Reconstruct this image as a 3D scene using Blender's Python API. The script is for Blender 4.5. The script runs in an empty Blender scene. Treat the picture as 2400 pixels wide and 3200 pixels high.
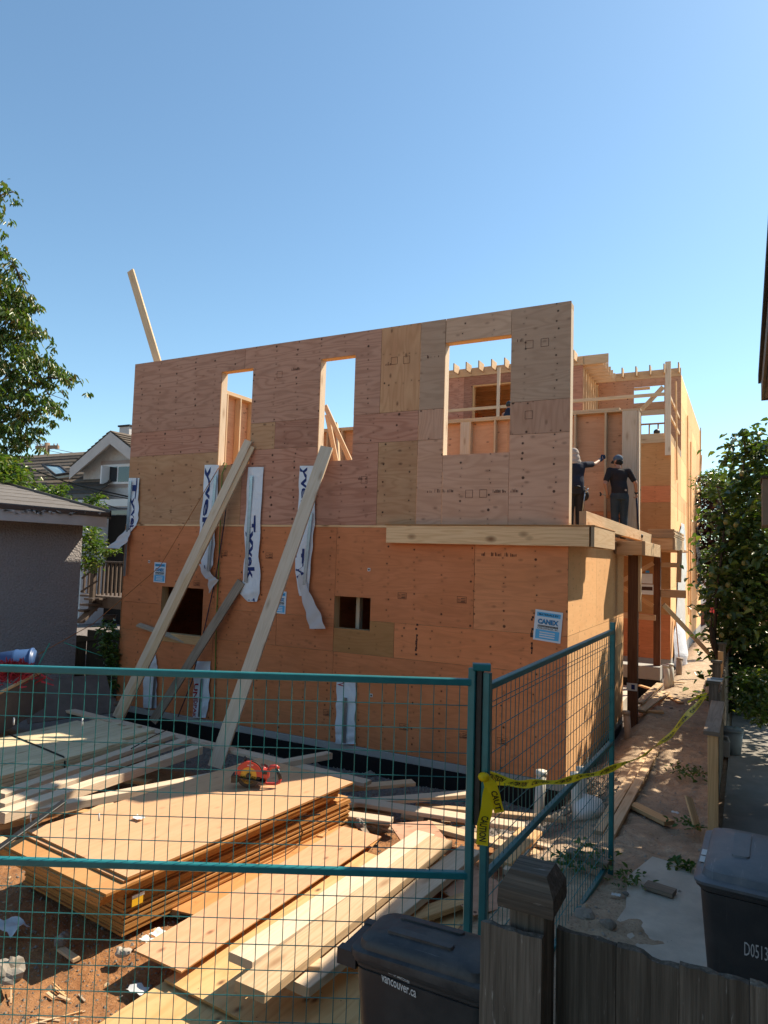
import bpy, bmesh, math, random
import numpy as np
from mathutils import Vector as V, Matrix, noise
random.seed(7); rng = np.random.default_rng(7)
sc = bpy.context.scene
COL = sc.collection
R = math.radians
# ------------------------------------------------------------------ camera
F = 2145.23; CAM = V((1.8899, -8.3671, 2.5893))
YAW, PITCH, ROLL = -0.486, 0.0665, 0.0303
_f = V((math.sin(YAW)*math.cos(PITCH), math.cos(YAW)*math.cos(PITCH), math.sin(PITCH)))
_r0 = V((math.cos(YAW), -math.sin(YAW), 0)); _u0 = _r0.cross(_f)
CR = _r0*math.cos(ROLL)+_u0*math.sin(ROLL); CU = -_r0*math.sin(ROLL)+_u0*math.cos(ROLL)
cd = bpy.data.cameras.new('camera'); cam = bpy.data.objects.new('camera', cd); COL.objects.link(cam)
m3 = Matrix((CR, CU, -_f)).transposed(); cam.matrix_world = Matrix.Translation(CAM) @ m3.to_4x4()
cd.sensor_fit = 'HORIZONTAL'; cd.sensor_width = 36; cd.lens = F/2400*36; cd.clip_start = .05; cd.clip_end = 2000
sc.camera = cam; sc.render.resolution_x = 768; sc.render.resolution_y = 1024
# ------------------------------------------------------------------ light
SUN = V((.362, .565, .742)).normalized()
EL = math.asin(SUN.z); AZ = math.atan2(SUN.x, SUN.y)
w = bpy.data.worlds.new('World'); sc.world = w; w.use_nodes = True
wn = w.node_tree.nodes; wl = w.node_tree.links
sky = wn.new('ShaderNodeTexSky'); sky.sky_type = 'NISHITA'; sky.sun_disc = False
sky.sun_elevation = EL; sky.sun_rotation = AZ; sky.air_density = 1.0; sky.dust_density = .4; sky.ozone_density = 1.0; sky.altitude = 50
tint = wn.new('ShaderNodeMix'); tint.data_type = 'RGBA'; tint.blend_type = 'MULTIPLY'; tint.inputs[0].default_value = 1; tint.inputs[7].default_value = (.84, 1.0, .985, 1)
wl.new(sky.outputs[0], tint.inputs[6]); wl.new(tint.outputs[2], wn['Background'].inputs[0]); wn['Background'].inputs[1].default_value = .094
sl = bpy.data.lights.new('sun', 'SUN'); sl.energy = 4.05; sl.angle = R(.5); sl.color = (1, .88, .70)
so = bpy.data.objects.new('sun', sl); COL.objects.link(so); so.rotation_euler = (-SUN).to_track_quat('-Z', 'Y').to_euler(); so.location = (5, 8, 20)
sc.view_settings.view_transform = 'Standard'; sc.view_settings.look = 'None'; sc.view_settings.gamma = 1; sc.view_settings.use_curve_mapping = False
sc.view_settings.exposure = 1.06
sc.render.engine = 'CYCLES'

# ------------------------------------------------------------------ helpers: photograph ray -> place on a real plane
def ray(x, y): return _f + CR*((x-1200)/F) - CU*((y-1600)/F)
def PX(x, y, v=0.): d = ray(x, y); return CAM + d*((v-CAM.x)/d.x)
def PY(x, y, v=0.): d = ray(x, y); return CAM + d*((v-CAM.y)/d.y)
def PZ(x, y, v=0.): d = ray(x, y); return CAM + d*((v-CAM.z)/d.z)
def PD(x, y, v): return CAM + ray(x, y)*v
def sst(x, a, b): t = min(1, max(0, (x-a)/(b-a))); return t*t*(3-2*t)
# ------------------------------------------------------------------ materials
MATS = {}
class NB:
    def __init__(s, name):
        s.m = bpy.data.materials.new(name); s.m.use_nodes = True; s.t = s.m.node_tree; s.b = s.t.nodes['Principled BSDF']
        MATS[name] = s.m; s.b.inputs['Roughness'].default_value = .8; s.b.inputs['Specular IOR Level'].default_value = .25
        s._tc = None
    def n(s, typ, **kw):
        o = s.t.nodes.new('ShaderNode'+typ)
        for k, v in kw.items(): setattr(o, k, v)
        return o
    def put(s, sock, v):
        if hasattr(v, 'is_output') or isinstance(v, bpy.types.NodeSocket): s.t.links.new(v, sock)
        else:
            if isinstance(v, (tuple, list)) and len(v) == 3 and sock.type == 'RGBA': v = (*v, 1)
            sock.default_value = v
    def math(s, op, a, b=0., c=None):
        o = s.n('Math', operation=op); s.put(o.inputs[0], a); s.put(o.inputs[1], b)
        if c is not None: s.put(o.inputs[2], c)
        return o.outputs[0]
    def vm(s, op, a, b=(0, 0, 0)):
        o = s.n('VectorMath', operation=op); s.put(o.inputs[0], a); s.put(o.inputs[1], b); return o.outputs[0]
    def tc(s, which='Object'):
        if not s._tc: s._tc = s.n('TexCoord')
        return s._tc.outputs[which]
    def rand(s): return s.n('ObjectInfo').outputs['Random']
    def loc(s, rnd=True):                                  # object coordinates with a per-object shift, so no two pieces are alike
        c = s.tc()
        if not rnd: return c
        k = s.math('MULTIPLY', s.rand(), 57.3); cb = s.n('CombineXYZ'); s.put(cb.inputs[0], k); s.put(cb.inputs[1], s.math('MULTIPLY', k, 1.7)); s.put(cb.inputs[2], k)
        return s.vm('ADD', c, cb.outputs[0])
    def noise(s, vec, sc_=(1, 1, 1), detail=3, rough=.5, dist=0., scale=1.):
        o = s.n('TexNoise'); s.put(o.inputs['Vector'], s.vm('MULTIPLY', vec, sc_)); o.inputs['Scale'].default_value = scale
        o.inputs['Detail'].default_value = detail; o.inputs['Roughness'].default_value = rough; o.inputs['Distortion'].default_value = dist
        return o.outputs[0]
    def mix(s, f, a, b, mode='MIX'):
        o = s.n('Mix', data_type='RGBA', blend_type=mode); s.put(o.inputs[0], f); s.put(o.inputs[6], a); s.put(o.inputs[7], b); return o.outputs[2]
    def ramp(s, f, lo, hi, a=0., b=1.):
        o = s.n('MapRange'); s.put(o.inputs[0], f); o.inputs[1].default_value = lo; o.inputs[2].default_value = hi; o.inputs[3].default_value = a; o.inputs[4].default_value = b; return o.outputs[0]
    def bump(s, h, st=.3, d=.01):
        o = s.n('Bump'); o.inputs['Strength'].default_value = st; o.inputs['Distance'].default_value = d; s.put(o.inputs['Height'], h); s.put(s.b.inputs['Normal'], o.outputs[0])
    def out(s, col, rough=None, **kw):
        s.put(s.b.inputs['Base Color'], col)
        if rough is not None: s.put(s.b.inputs['Roughness'], rough)
        return s.m
def hsvj(b, col, amt=.25):                                  # small per-object brightness shift
    return b.mix(1., col, b.mix(b.rand(), (1-amt,)*3, (1+amt*.35,)*3), 'MULTIPLY')
def plain(name, col, rough=.7, var=.12, vs=6., metal=0., bump=0., bs=40., spec=.25, jit=.1):
    b = NB(name); c = b.loc(); n = b.noise(c, (vs,)*3, 5, .6)
    o = b.mix(n, tuple(x*(1-var*1.6) for x in col), tuple(min(1, x*(1+var)) for x in col))
    o = hsvj(b, o, jit)
    b.b.inputs['Metallic'].default_value = metal; b.b.inputs['Specular IOR Level'].default_value = spec
    if bump: b.bump(b.noise(c, (bs,)*3, 4, .6), bump, .01)
    return b.out(o, rough)
def plywood(name, A, B, C, dots=1., knots=.5, contour=1., stain=.25, edge=(.42, .22, .09)):
    b = NB(name); c = b.loc(); raw = b.tc()
    base = b.noise(c, (.55, 3.2, 1), 2.5, .5, .25)
    rings = b.math('SINE', b.math('MULTIPLY', base, 75.)); rings = b.ramp(rings, -1., 1., 0, 1)
    rings = b.math('POWER', rings, 2.2)
    fine = b.noise(c, (5, 160, 160), 3, .6)
    big = b.noise(c, (.9, 2.2, 1), 3, .55, .6)
    col = b.mix(b.ramp(big, .32, .68), A, C)
    col = b.mix(b.math('MULTIPLY', rings, .62*contour), col, B)
    col = b.mix(b.ramp(fine, .3, .75, 0., .42), col, B)
    # nails and plugged knots in rows on the studs
    sx = b.n('SeparateXYZ'); b.put(sx.inputs[0], raw)
    u = b.math('DIVIDE', sx.outputs[0], .4064); vv = b.math('DIVIDE', sx.outputs[1], .105)
    iu = b.math('FLOOR', u); iv = b.math('FLOOR', vv)
    cb = b.n('CombineXYZ'); b.put(cb.inputs[0], iu); b.put(cb.inputs[1], iv); b.put(cb.inputs[2], b.math('MULTIPLY', b.rand(), 91.))
    wnz = b.n('TexWhiteNoise'); b.put(wnz.inputs['Vector'], cb.outputs[0]); sp = b.n('SeparateColor'); b.put(sp.inputs[0], wnz.outputs['Color'])
    du = b.math('MULTIPLY', b.math('SUBTRACT', b.math('FRACT', u), b.math('MULTIPLY_ADD', sp.outputs[0], .12, .44)), .4064)
    dv = b.math('MULTIPLY', b.math('SUBTRACT', b.math('FRACT', vv), b.math('MULTIPLY_ADD', sp.outputs[1], .6, .2)), .105)
    d = b.math('SQRT', b.math('ADD', b.math('MULTIPLY', du, du), b.math('MULTIPLY', dv, dv)))
    rad = b.math('MULTIPLY_ADD', b.math('POWER', sp.outputs[2], 3.), .011, .0035)
    dot = b.math('LESS_THAN', d, b.math('MULTIPLY', rad, dots))
    halo = b.math('MULTIPLY', b.ramp(d, .0, .03, 1, 0), .30*min(1, dots))
    col = b.mix(halo, col, tuple(x*.45 for x in B))
    col = b.mix(b.math('MULTIPLY', dot, .85), col, (.035, .016, .010))
    # scattered knots
    vo = b.n('TexVoronoi', voronoi_dimensions='2D', feature='F1'); b.put(vo.inputs['Vector'], b.vm('MULTIPLY', c, (1.7, 3.1, 1))); vo.inputs['Scale'].default_value = 1.15
    kd = b.ramp(vo.outputs['Distance'], .02, .085, 1, 0)
    col = b.mix(b.math('MULTIPLY', kd, knots), col, (.12, .05, .025))
    # weather stains
    st = b.ramp(b.noise(c, (1.3, 2.6, 1), 5, .65, .3), .52, .72)
    col = b.mix(b.math('MULTIPLY', st, stain), col, tuple(x*.42 for x in A))
    col = hsvj(b, col, .28)
    # plies on the edges
    ns = b.n('SeparateXYZ'); b.put(ns.inputs[0], b.tc('Normal'))
    isedge = b.math('LESS_THAN', b.math('ABSOLUTE', ns.outputs[2]), .5)
    lay = b.math('FRACT', b.math('MULTIPLY', sx.outputs[2], 330.))
    ec = b.mix(b.math('GREATER_THAN', lay, .5), edge, tuple(x*.55 for x in edge))
    col = b.mix(isedge, col, hsvj(b, ec, .15))
    b.bump(b.math('ADD', fine, b.math('MULTIPLY', dot, -1.5)), .25, .004)
    return b.out(col, .82)
def lumber(name, A, B, knot=(.22, .09, .03), kn=.8, grain=.6, stain=0., endc=None, ks=(1.9, 6, 6), kr=1.):
    b = NB(name); c = b.loc()
    ring = b.noise(c, (.5, 9, 9), 2, .5, .3); r = b.math('SINE', b.math('MULTIPLY', ring, 60.)); r = b.math('POWER', b.ramp(r, -1, 1), 2.)
    fine = b.noise(c, (3, 120, 120), 3, .6)
    col = b.mix(b.math('MULTIPLY', r, grain), A, B); col = b.mix(b.ramp(fine, .35, .8, 0, .35), col, B)
    vo = b.n('TexVoronoi', feature='F1'); b.put(vo.inputs['Vector'], b.vm('MULTIPLY', c, ks)); vo.inputs['Scale'].default_value = 1.
    col = b.mix(b.math('MULTIPLY', b.ramp(vo.outputs['Distance'], .06*kr, .2*kr, 1, 0), kn*.75), col, knot)
    col = b.mix(b.math('MULTIPLY', b.ramp(vo.outputs['Distance'], .15, .4, 1, 0), .18), col, B)
    if stain: col = b.mix(b.math('MULTIPLY', b.ramp(b.noise(c, (1.5, 6, 6), 5, .65), .48, .7), stain), col, tuple(x*.35 for x in A))
    ns = b.n('SeparateXYZ'); b.put(ns.inputs[0], b.tc('Normal'))
    ise = b.math('GREATER_THAN', b.math('ABSOLUTE', ns.outputs[0]), .8)
    col = b.mix(ise, col, endc or tuple(x*.62 for x in A))
    col = hsvj(b, col, .16); b.bump(fine, .2, .003)
    return b.out(col, .75)
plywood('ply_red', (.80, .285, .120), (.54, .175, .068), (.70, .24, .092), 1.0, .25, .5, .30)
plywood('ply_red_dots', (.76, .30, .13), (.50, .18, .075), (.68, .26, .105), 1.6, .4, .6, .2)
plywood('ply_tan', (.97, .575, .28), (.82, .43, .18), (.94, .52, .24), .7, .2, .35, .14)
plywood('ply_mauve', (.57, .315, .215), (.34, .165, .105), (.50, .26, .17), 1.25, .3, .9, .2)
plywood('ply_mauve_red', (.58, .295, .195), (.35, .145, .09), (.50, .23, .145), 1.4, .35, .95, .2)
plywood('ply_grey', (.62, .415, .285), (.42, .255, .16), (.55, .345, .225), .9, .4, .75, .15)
plywood('ply_pink', (.70, .405, .27), (.50, .255, .155), (.63, .345, .215), 1.4, .45, .8, .12)
plywood('ply_yellow', (.69, .40, .215), (.47, .23, .11), (.56, .28, .145), 1.0, .75, .85, .2)
plywood('ply_fresh', (.66, .395, .23), (.52, .28, .14), (.62, .365, .20), .25, .3, .45, .16, (.46, .22, .075))
plywood('ply_fresh_pink', (.68, .385, .23), (.48, .235, .12), (.62, .34, .19), .3, .7, .5, .2, (.48, .25, .09))
plywood('ply_fresh_yellow', (.68, .45, .225), (.50, .28, .11), (.60, .375, .165), .3, .9, .9, .22, (.42, .25, .10))
plywood('ply_orange', (.62, .31, .12), (.40, .17, .05), (.58, .27, .10), .8, .3, .4, .25)
plywood('ply_stack', (.60, .32, .13), (.42, .20, .065), (.53, .265, .10), .3, .4, .4, .25, (.52, .24, .065))
lumber('lumber', (.66, .475, .295), (.53, .34, .185), stain=.16)
lumber('lumber_pale', (.68, .54, .395), (.56, .41, .27), kn=.7, grain=.45, stain=.15)
lumber('lumber_grey', (.52, .40, .28), (.34, .24, .16), kn=.7, stain=.3)
lumber('lumber_green', (.66, .55, .36), (.50, .39, .22), kn=.9, stain=.2)
lumber('lumber_orange', (.72, .45, .22), (.54, .29, .12))
lumber('lumber_beam', (.86, .56, .30), (.66, .37, .17), (.16, .06, .022), 1.3, ks=(2.6, 4.5, 4.5), kr=1.2)
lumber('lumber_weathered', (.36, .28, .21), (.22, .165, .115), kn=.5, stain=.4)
lumber('post_brown', (.19, .085, .045), (.11, .046, .025), (.04, .02, .01), .6, .6, .3)
def fence_wood():
    b = NB('fence_wood'); c = b.loc(); f = b.noise(c, (2.2, 90, 90), 4, .7); g = b.noise(c, (1.2, 14, 14), 4, .6, .5)
    col = b.mix(b.ramp(f, .3, .75), (.085, .070, .053), (.26, .22, .175)); col = b.mix(b.ramp(g, .4, .7, 0, .8), col, (.045, .036, .027))
    sp = b.ramp(b.noise(c, (14, 90, 90), 3, .6), .66, .74); col = b.mix(b.math('MULTIPLY', sp, .7), col, (.36, .33, .29))
    b.bump(f, .7, .006); return b.out(hsvj(b, col, .25), .9)
fence_wood()
lumber('fence_shaded', (.05, .042, .03), (.028, .024, .018), kn=.3)  # plank fence wood with the deep shade under the trees in its colour
plain('concrete', (.40, .385, .355), .9, .2, 3., bump=.25, bs=60)
plain('concrete_old', (.64, .57, .47), .92, .38, 3.2, bump=.3, bs=50)
plain('patio_shaded', (.27, .25, .22), .92, .3, 3., bump=.2, bs=40)  # darker copy of the concrete, with the patio's shade put into its colour
plain('damp_proofing', (.012, .012, .013), .55, .3, 4., bump=.4, bs=25)
plain('steel_teal', (.020, .20, .22), .36, .28, 9., metal=.1, spec=.5)
plain('wire_teal', (.026, .21, .21), .4, .25, 20., metal=.2, spec=.5, jit=.25)
plain('steel_bare', (.05, .05, .05), .55, .3, 20., metal=.6)
plain('galvanised', (.36, .38, .40), .34, .25, 14., metal=.9, spec=.5)
def binmat(name, col, dust, amt):
    b = NB(name); c = b.loc(); n = b.noise(c, (6,)*3, 6, .65); sc_ = b.noise(c, (4, 60, 3), 4, .7, .4); fi = b.noise(c, (240,)*3, 2)
    o = b.mix(b.math('MULTIPLY', b.ramp(n, .45, .75), amt), col, dust); o = b.mix(b.math('MULTIPLY', b.ramp(sc_, .64, .72), amt*.8), o, tuple(min(1, x*1.6) for x in dust))
    b.bump(fi, .15, .003); b.b.inputs['Specular IOR Level'].default_value = .5; b.out(o, b.ramp(n, .3, .7, .4, .62))
binmat('bin_plastic', (.030, .031, .033), (.085, .080, .073), .5)
binmat('bin_lid_plastic', (.030, .031, .033), (.12, .115, .108), .75)
binmat('bin_worn_plastic', (.115, .13, .145), (.30, .29, .27), .6)
plain('print_white', (.72, .72, .70), .6, .15, 30.)
plain('print_black', (.012, .012, .012), .6)
plain('print_navy', (.015, .03, .14), .6, .1)
plain('print_red', (.42, .025, .04), .6, .1)
plain('print_stamp', (.085, .040, .028), .8, .5, 60.)
plain('sign_white', (.66, .70, .74), .5, .05)
plain('sign_blue', (.045, .30, .62), .5, .05)
plain('sign_lightblue', (.10, .42, .72), .5, .1)
plain('paper', (.78, .76, .72), .8, .1)
def tape():
    b = NB('tape_yellow'); b.out((.86, .68, .02), .35); t = b.n('BsdfTranslucent'); t.inputs[0].default_value = (.95, .78, .02, 1); mx = b.n('MixShader'); mx.inputs[0].default_value = .45
    o = b.t.nodes['Material Output']; b.t.links.new(b.b.outputs[0], mx.inputs[1]); b.t.links.new(t.outputs[0], mx.inputs[2]); b.t.links.new(mx.outputs[0], o.inputs[0])
tape()
plain('pvc', (.66, .63, .55), .45, .15, 6., spec=.5)
plain('pvc_brown', (.40, .31, .24), .55, .2, 6.)
def wrap():
    b = NB('house_wrap'); c = b.loc(); n = b.noise(c, (4, 4, 4), 5, .6, 1.)
    b.bump(n, .8, .03); return b.out(b.mix(n, (.60, .62, .66), (.80, .81, .83)), .55)
wrap()
plain('wrap_back', (.62, .56, .53), .7, .08, 5., bump=.3, bs=8)
plain('plastic_sheet', (.62, .62, .62), .35, .2, 4., bump=.6, bs=9, spec=.5)
def stucco(name, A, B, bs, st):
    b = NB(name); c = b.loc(False); n = b.noise(c, (1.2,)*3, 5, .6); v = b.n('TexVoronoi'); b.put(v.inputs['Vector'], c); v.inputs['Scale'].default_value = bs
    nn = b.noise(c, (bs*1.2,)*3, 4, .7)
    col = b.mix(n, A, B); col = b.mix(b.ramp(nn, .35, .7, 0, .6), col, tuple(x*.6 for x in A))
    b.bump(b.math('ADD', v.outputs['Distance'], nn), st, .02); return b.out(col, .95)
stucco('stucco_dash', (.31, .29, .285), (.40, .375, .37), 26., .75)
stucco('stucco_pale', (.66, .67, .67), (.46, .48, .49), 12., .35)
plain('fascia_pale', (.55, .515, .49), .6, .15, 3.)
plain('flashing_brown', (.085, .062, .052), .45, .3, 5., spec=.5)
plain('peeled_paint', (.55, .56, .55), .7, .2)
plain('roll_roofing', (.17, .155, .145), .95, .25, 6., bump=.3, bs=120)
plain('shake', (.125, .098, .075), .9, .45, 9., bump=.5, bs=40, jit=.5)
plain('shake_light', (.20, .155, .115), .9, .4, 9., bump=.5, bs=40, jit=.5)
plain('window_white', (.72, .74, .75), .5, .05)
plain('window_trim', (.36, .31, .29), .7, .1)
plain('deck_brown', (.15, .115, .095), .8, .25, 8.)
plain('green_trim', (.32, .38, .33), .6, .1)
plain('neighbour_trim', (.20, .165, .125), .75, .2, 4.)
plain('neighbour_siding', (.30, .25, .20), .8, .15, 4.)
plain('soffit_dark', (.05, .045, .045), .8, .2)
def glass(name, col, rough=.06):
    b = NB(name); b.b.inputs['Specular IOR Level'].default_value = .8; return b.out(col, rough)
glass('glass_dark', (.012, .016, .022)); glass('glass_sky', (.30, .42, .44), .15)
plain('dark_inside', (.02, .017, .015), .95)
plain('skin', (.40, .205, .135), .55, .1, 12., spec=.4)
plain('shirt_black', (.028, .024, .027), .9, .3, 9., bump=.5, bs=14)
plain('shirt_navy', (.018, .022, .040), .9, .3, 9., bump=.5, bs=14)
plain('jeans', (.038, .055, .072), .9, .45, 7., bump=.5, bs=16)
plain('trousers_dark', (.022, .022, .027), .9, .3, 7., bump=.5, bs=16)
plain('cap_blue', (.10, .14, .19), .85, .15, 14.)
plain('cloth_beige', (.38, .32, .275), .9, .15, 10., bump=.4, bs=14)
plain('glove_blue', (.018, .028, .062), .85, .2, 20.)
plain('leather_dark', (.018, .015, .014), .6, .3, 12.)
plain('boot', (.10, .07, .045), .8, .3)
plain('saw_red', (.48, .05, .038), .35, .2, 12., spec=.5)
plain('saw_yellow', (.60, .36, .03), .35, .2, 12., spec=.5)
plain('saw_black', (.014, .014, .015), .45, .2, spec=.5)
plain('barrel_blue', (.045, .105, .25), .4, .15, spec=.5)
plain('red_mesh', (.50, .035, .04), .6, .3, 14.)
plain('rope_orange', (.42, .15, .05), .8); plain('rope_green', (.05, .32, .22), .7); plain('hose_green', (.10, .22, .03), .5)
plain('cable_navy', (.018, .022, .05), .5); plain('cable_black', (.012, .012, .012), .5); plain('wire_grey', (.28, .29, .30), .5)
plain('pole_wood', (.26, .17, .11), .9, .3, 5.)
plain('rock', (.42, .37, .31), .95, .3, 6., bump=.5, bs=30, jit=.6)
plain('chip_wood', (.60, .42, .24), .9, .3, 6., jit=.5)
plain('bag_white', (.70, .68, .64), .5, .1, 5., bump=.6, bs=6)
plain('bucket_grey', (.22, .27, .30), .5, .2); plain('jug_white', (.42, .44, .45), .5, .1)
plain('terracotta', (.42, .17, .10), .9, .3, 3.)
plain('bark', (.085, .062, .045), .95, .4, 10., bump=.8, bs=30)
plain('fruit', (.27, .23, .075), .6, .2, 8.)
plain('label_orange', (.75, .42, .02), .6, .1)
def leafmat(name, A, B, C, tr=.35):
    b = NB(name); g = b.n('NewGeometry'); n = g.outputs['Random Per Island']
    col = b.mix(b.ramp(n, 0, .7), A, B); col = b.mix(b.ramp(n, .78, 1.), col, C)
    pn = b.noise(b.tc('Object'), (.9,)*3, 2); col = b.mix(1., col, b.mix(pn, (.7,)*3, (1.15,)*3), 'MULTIPLY')
    b.out(col, .34); b.b.inputs['Specular IOR Level'].default_value = .5
    t = b.n('BsdfTranslucent'); b.put(t.inputs[0], b.mix(1., col, (1.1, 1.35, .35), 'MULTIPLY')); mx = b.n('MixShader'); mx.inputs[0].default_value = tr
    o = b.t.nodes['Material Output']; b.t.links.new(b.b.outputs[0], mx.inputs[1]); b.t.links.new(t.outputs[0], mx.inputs[2]); b.t.links.new(mx.outputs[0], o.inputs[0])
leafmat('leaf_cherry', (.055, .098, .022), (.115, .165, .040), (.24, .15, .04))
leafmat('leaf_quince', (.045, .080, .026), (.105, .155, .045), (.27, .28, .06), .30)
leafmat('leaf_small', (.06, .11, .026), (.12, .18, .042), (.22, .20, .05))
leafmat('leaf_purple', (.030, .014, .018), (.055, .020, .026), (.09, .03, .03), .2)
leafmat('leaf_weed', (.05, .11, .02), (.09, .17, .035), (.16, .18, .05))
def ground_mat():
    b = NB('dirt'); c = b.tc('Object'); sx = b.n('SeparateXYZ'); b.put(sx.inputs[0], c)
    n = b.noise(c, (1.1,)*3, 6, .62); n2 = b.noise(c, (9,)*3, 5, .65); n3 = b.noise(c, (55,)*3, 3, .6)
    dirt = b.mix(b.ramp(n2, .3, .7), (.17, .068, .026), (.41, .195, .078)); dirt = b.mix(b.ramp(n, .4, .65, 0, .6), dirt, (.26, .14, .07))
    sand = b.mix(b.ramp(n2, .3, .7), (.34, .25, .17), (.56, .43, .30)); sand = b.mix(b.ramp(n, .45, .62, 0, .5), sand, (.29, .19, .12))
    xs = b.math('ADD', sx.outputs[0], b.math('MULTIPLY', n, .9)); f = b.ramp(xs, .35, .95)
    col = b.mix(f, dirt, sand)
    ys = b.math('ADD', sx.outputs[1], b.math('MULTIPLY', n, 1.2)); grav = b.math('MULTIPLY', b.ramp(ys, -1.4, -.8), b.ramp(xs, .9, .5))
    col = b.mix(b.math('MULTIPLY', grav, .85), col, b.mix(n3, (.10, .10, .105), (.26, .25, .24)))
    col = b.mix(b.ramp(n3, .6, .75, 0, .5), col, (.40, .34, .27)); col = b.mix(b.ramp(n3, .42, .3, 0, .6), col, (.06, .04, .03))
    b.bump(b.math('ADD', n2, b.math('MULTIPLY', n3, .5)), .8, .03); b.out(col, .97)
ground_mat()
M = MATS
# ------------------------------------------------------------------ mesh helpers
def mesh(name, vs, fs, mat=None, smooth=False):
    me = bpy.data.meshes.new(name); me.from_pydata([tuple(v) for v in vs], [], fs); me.update()
    if mat:
        for m in (mat if isinstance(mat, (list, tuple)) else [mat]): me.materials.append(M[m] if isinstance(m, str) else m)
    if smooth: me.shade_smooth()
    return me
def link(name, me, parent=None, mw=None):
    o = bpy.data.objects.new(name, me); COL.objects.link(o)
    if mw is not None: o.matrix_world = mw
    if parent is not None:
        o.parent = parent; o.matrix_parent_inverse = PINV[parent.name]
    PINV[o.name] = (mw.inverted() if mw is not None else Matrix.Identity(4))
    return o
PINV = {}
def tag(o, label=None, cat=None, group=None, kind=None):
    if label: o['label'] = label
    if cat: o['category'] = cat
    if group: o['group'] = group
    if kind: o['kind'] = kind
    return o
def thing(name, label, cat, loc=(0, 0, 0), group=None):
    o = bpy.data.objects.new(name, None); COL.objects.link(o); o.location = loc; o.empty_display_size = .1
    PINV[o.name] = Matrix.Translation(-V(loc)); return tag(o, label, cat, group)
class MB:
    def __init__(s): s.v = []; s.f = []; s.mi = []
    def add(s, vs, fs, mi=0):
        k = len(s.v); s.v += [V(v) for v in vs]; s.f += [tuple(i+k for i in f) for f in fs]; s.mi += [mi]*len(fs); return s
    def box(s, lo, hi, mi=0, mat=None):
        x0, y0, z0 = lo; x1, y1, z1 = hi
        vs = [V(p) for p in [(x0, y0, z0), (x1, y0, z0), (x1, y1, z0), (x0, y1, z0), (x0, y0, z1), (x1, y0, z1), (x1, y1, z1), (x0, y1, z1)]]
        if mat: vs = [mat @ v for v in vs]
        return s.add(vs, [(0, 3, 2, 1), (4, 5, 6, 7), (0, 1, 5, 4), (1, 2, 6, 5), (2, 3, 7, 6), (3, 0, 4, 7)], mi)
    def tube(s, pts, rad, n=8, mi=0, cap=True):
        pts = [V(p) for p in pts]; N = len(pts)
        rad = rad if isinstance(rad, (list, tuple)) else [rad]*N
        base = len(s.v); prev = None
        for i, p in enumerate(pts):
            t = (pts[min(i+1, N-1)]-pts[max(i-1, 0)]).normalized()
            if prev is None: a = t.orthogonal().normalized()
            else: a = (prev-t*prev.dot(t)); a = a.normalized() if a.length > 1e-6 else t.orthogonal().normalized()
            prev = a; bb = t.cross(a)
            for k in range(n):
                th = 2*math.pi*k/n; s.v.append(p+(a*math.cos(th)+bb*math.sin(th))*rad[i])
        for i in range(N-1):
            for k in range(n):
                s.f.append((base+i*n+k, base+i*n+(k+1) % n, base+(i+1)*n+(k+1) % n, base+(i+1)*n+k)); s.mi.append(mi)
        if cap:
            s.f.append(tuple(base+k for k in range(n))[::-1]); s.f.append(tuple(base+(N-1)*n+k for k in range(n))); s.mi += [mi, mi]
        return s
    def ell(s, c, r, n=12, m=8, mi=0, rot=None):
        vs = []; fs = []; c = V(c)
        for j in range(m+1):
            ph = math.pi*j/m
            for i in range(n):
                th = 2*math.pi*i/n; p = V((r[0]*math.sin(ph)*math.cos(th), r[1]*math.sin(ph)*math.sin(th), r[2]*math.cos(ph)))
                vs.append(c+(rot @ p if rot else p))
        for j in range(m):
            for i in range(n): fs.append((j*n+i, (j+1)*n+i, (j+1)*n+(i+1) % n, j*n+(i+1) % n))
        return s.add(vs, fs, mi)
    def build(s, name, mat, parent=None, smooth=False, mw=None):
        me = mesh(name, s.v, s.f, mat, smooth)
        if isinstance(mat, (list, tuple)): me.polygons.foreach_set('material_index', s.mi)
        return link(name, me, parent, mw)
def frame(o, x, y, z):
    return Matrix(((x.x, y.x, z.x, o.x), (x.y, y.y, z.y, o.y), (x.z, y.z, z.z, o.z), (0, 0, 0, 1)))
_cache = {}
def block_mesh(L, W, T, mat, ch=.004):                     # sawn board, long edges eased
    k = (round(L, 3), round(W, 3), round(T, 3), mat, ch)
    if k in _cache: return _cache[k]
    c = min(ch, T*.2, W*.2); w, t = W/2, T/2
    ring = [(-w+c, -t), (w-c, -t), (w, -t+c), (w, t-c), (w-c, t), (-w+c, t), (-w, t-c), (-w, -t+c)]
    vs = [(-L/2, a, b) for a, b in ring]+[(L/2, a, b) for a, b in ring]
    fs = [tuple(range(8))[::-1], tuple(range(8, 16))]+[(i, (i+1) % 8, 8+(i+1) % 8, 8+i) for i in range(8)]
    _cache[k] = mesh('board', vs, fs, mat); return _cache[k]
def board(name, p0, p1, W, T, mat, parent=None, up=(0, 0, 1), label=None, cat=None, group=None, ch=.004):
    p0, p1 = V(p0), V(p1); x = (p1-p0); L = x.length; x.normalize(); z = V(up); z = (z-x*z.dot(x)).normalized(); y = z.cross(x)
    o = link(name, block_mesh(L, W, T, mat, ch), parent, frame((p0+p1)/2, x, y, z)); return tag(o, label, cat, group)
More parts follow.
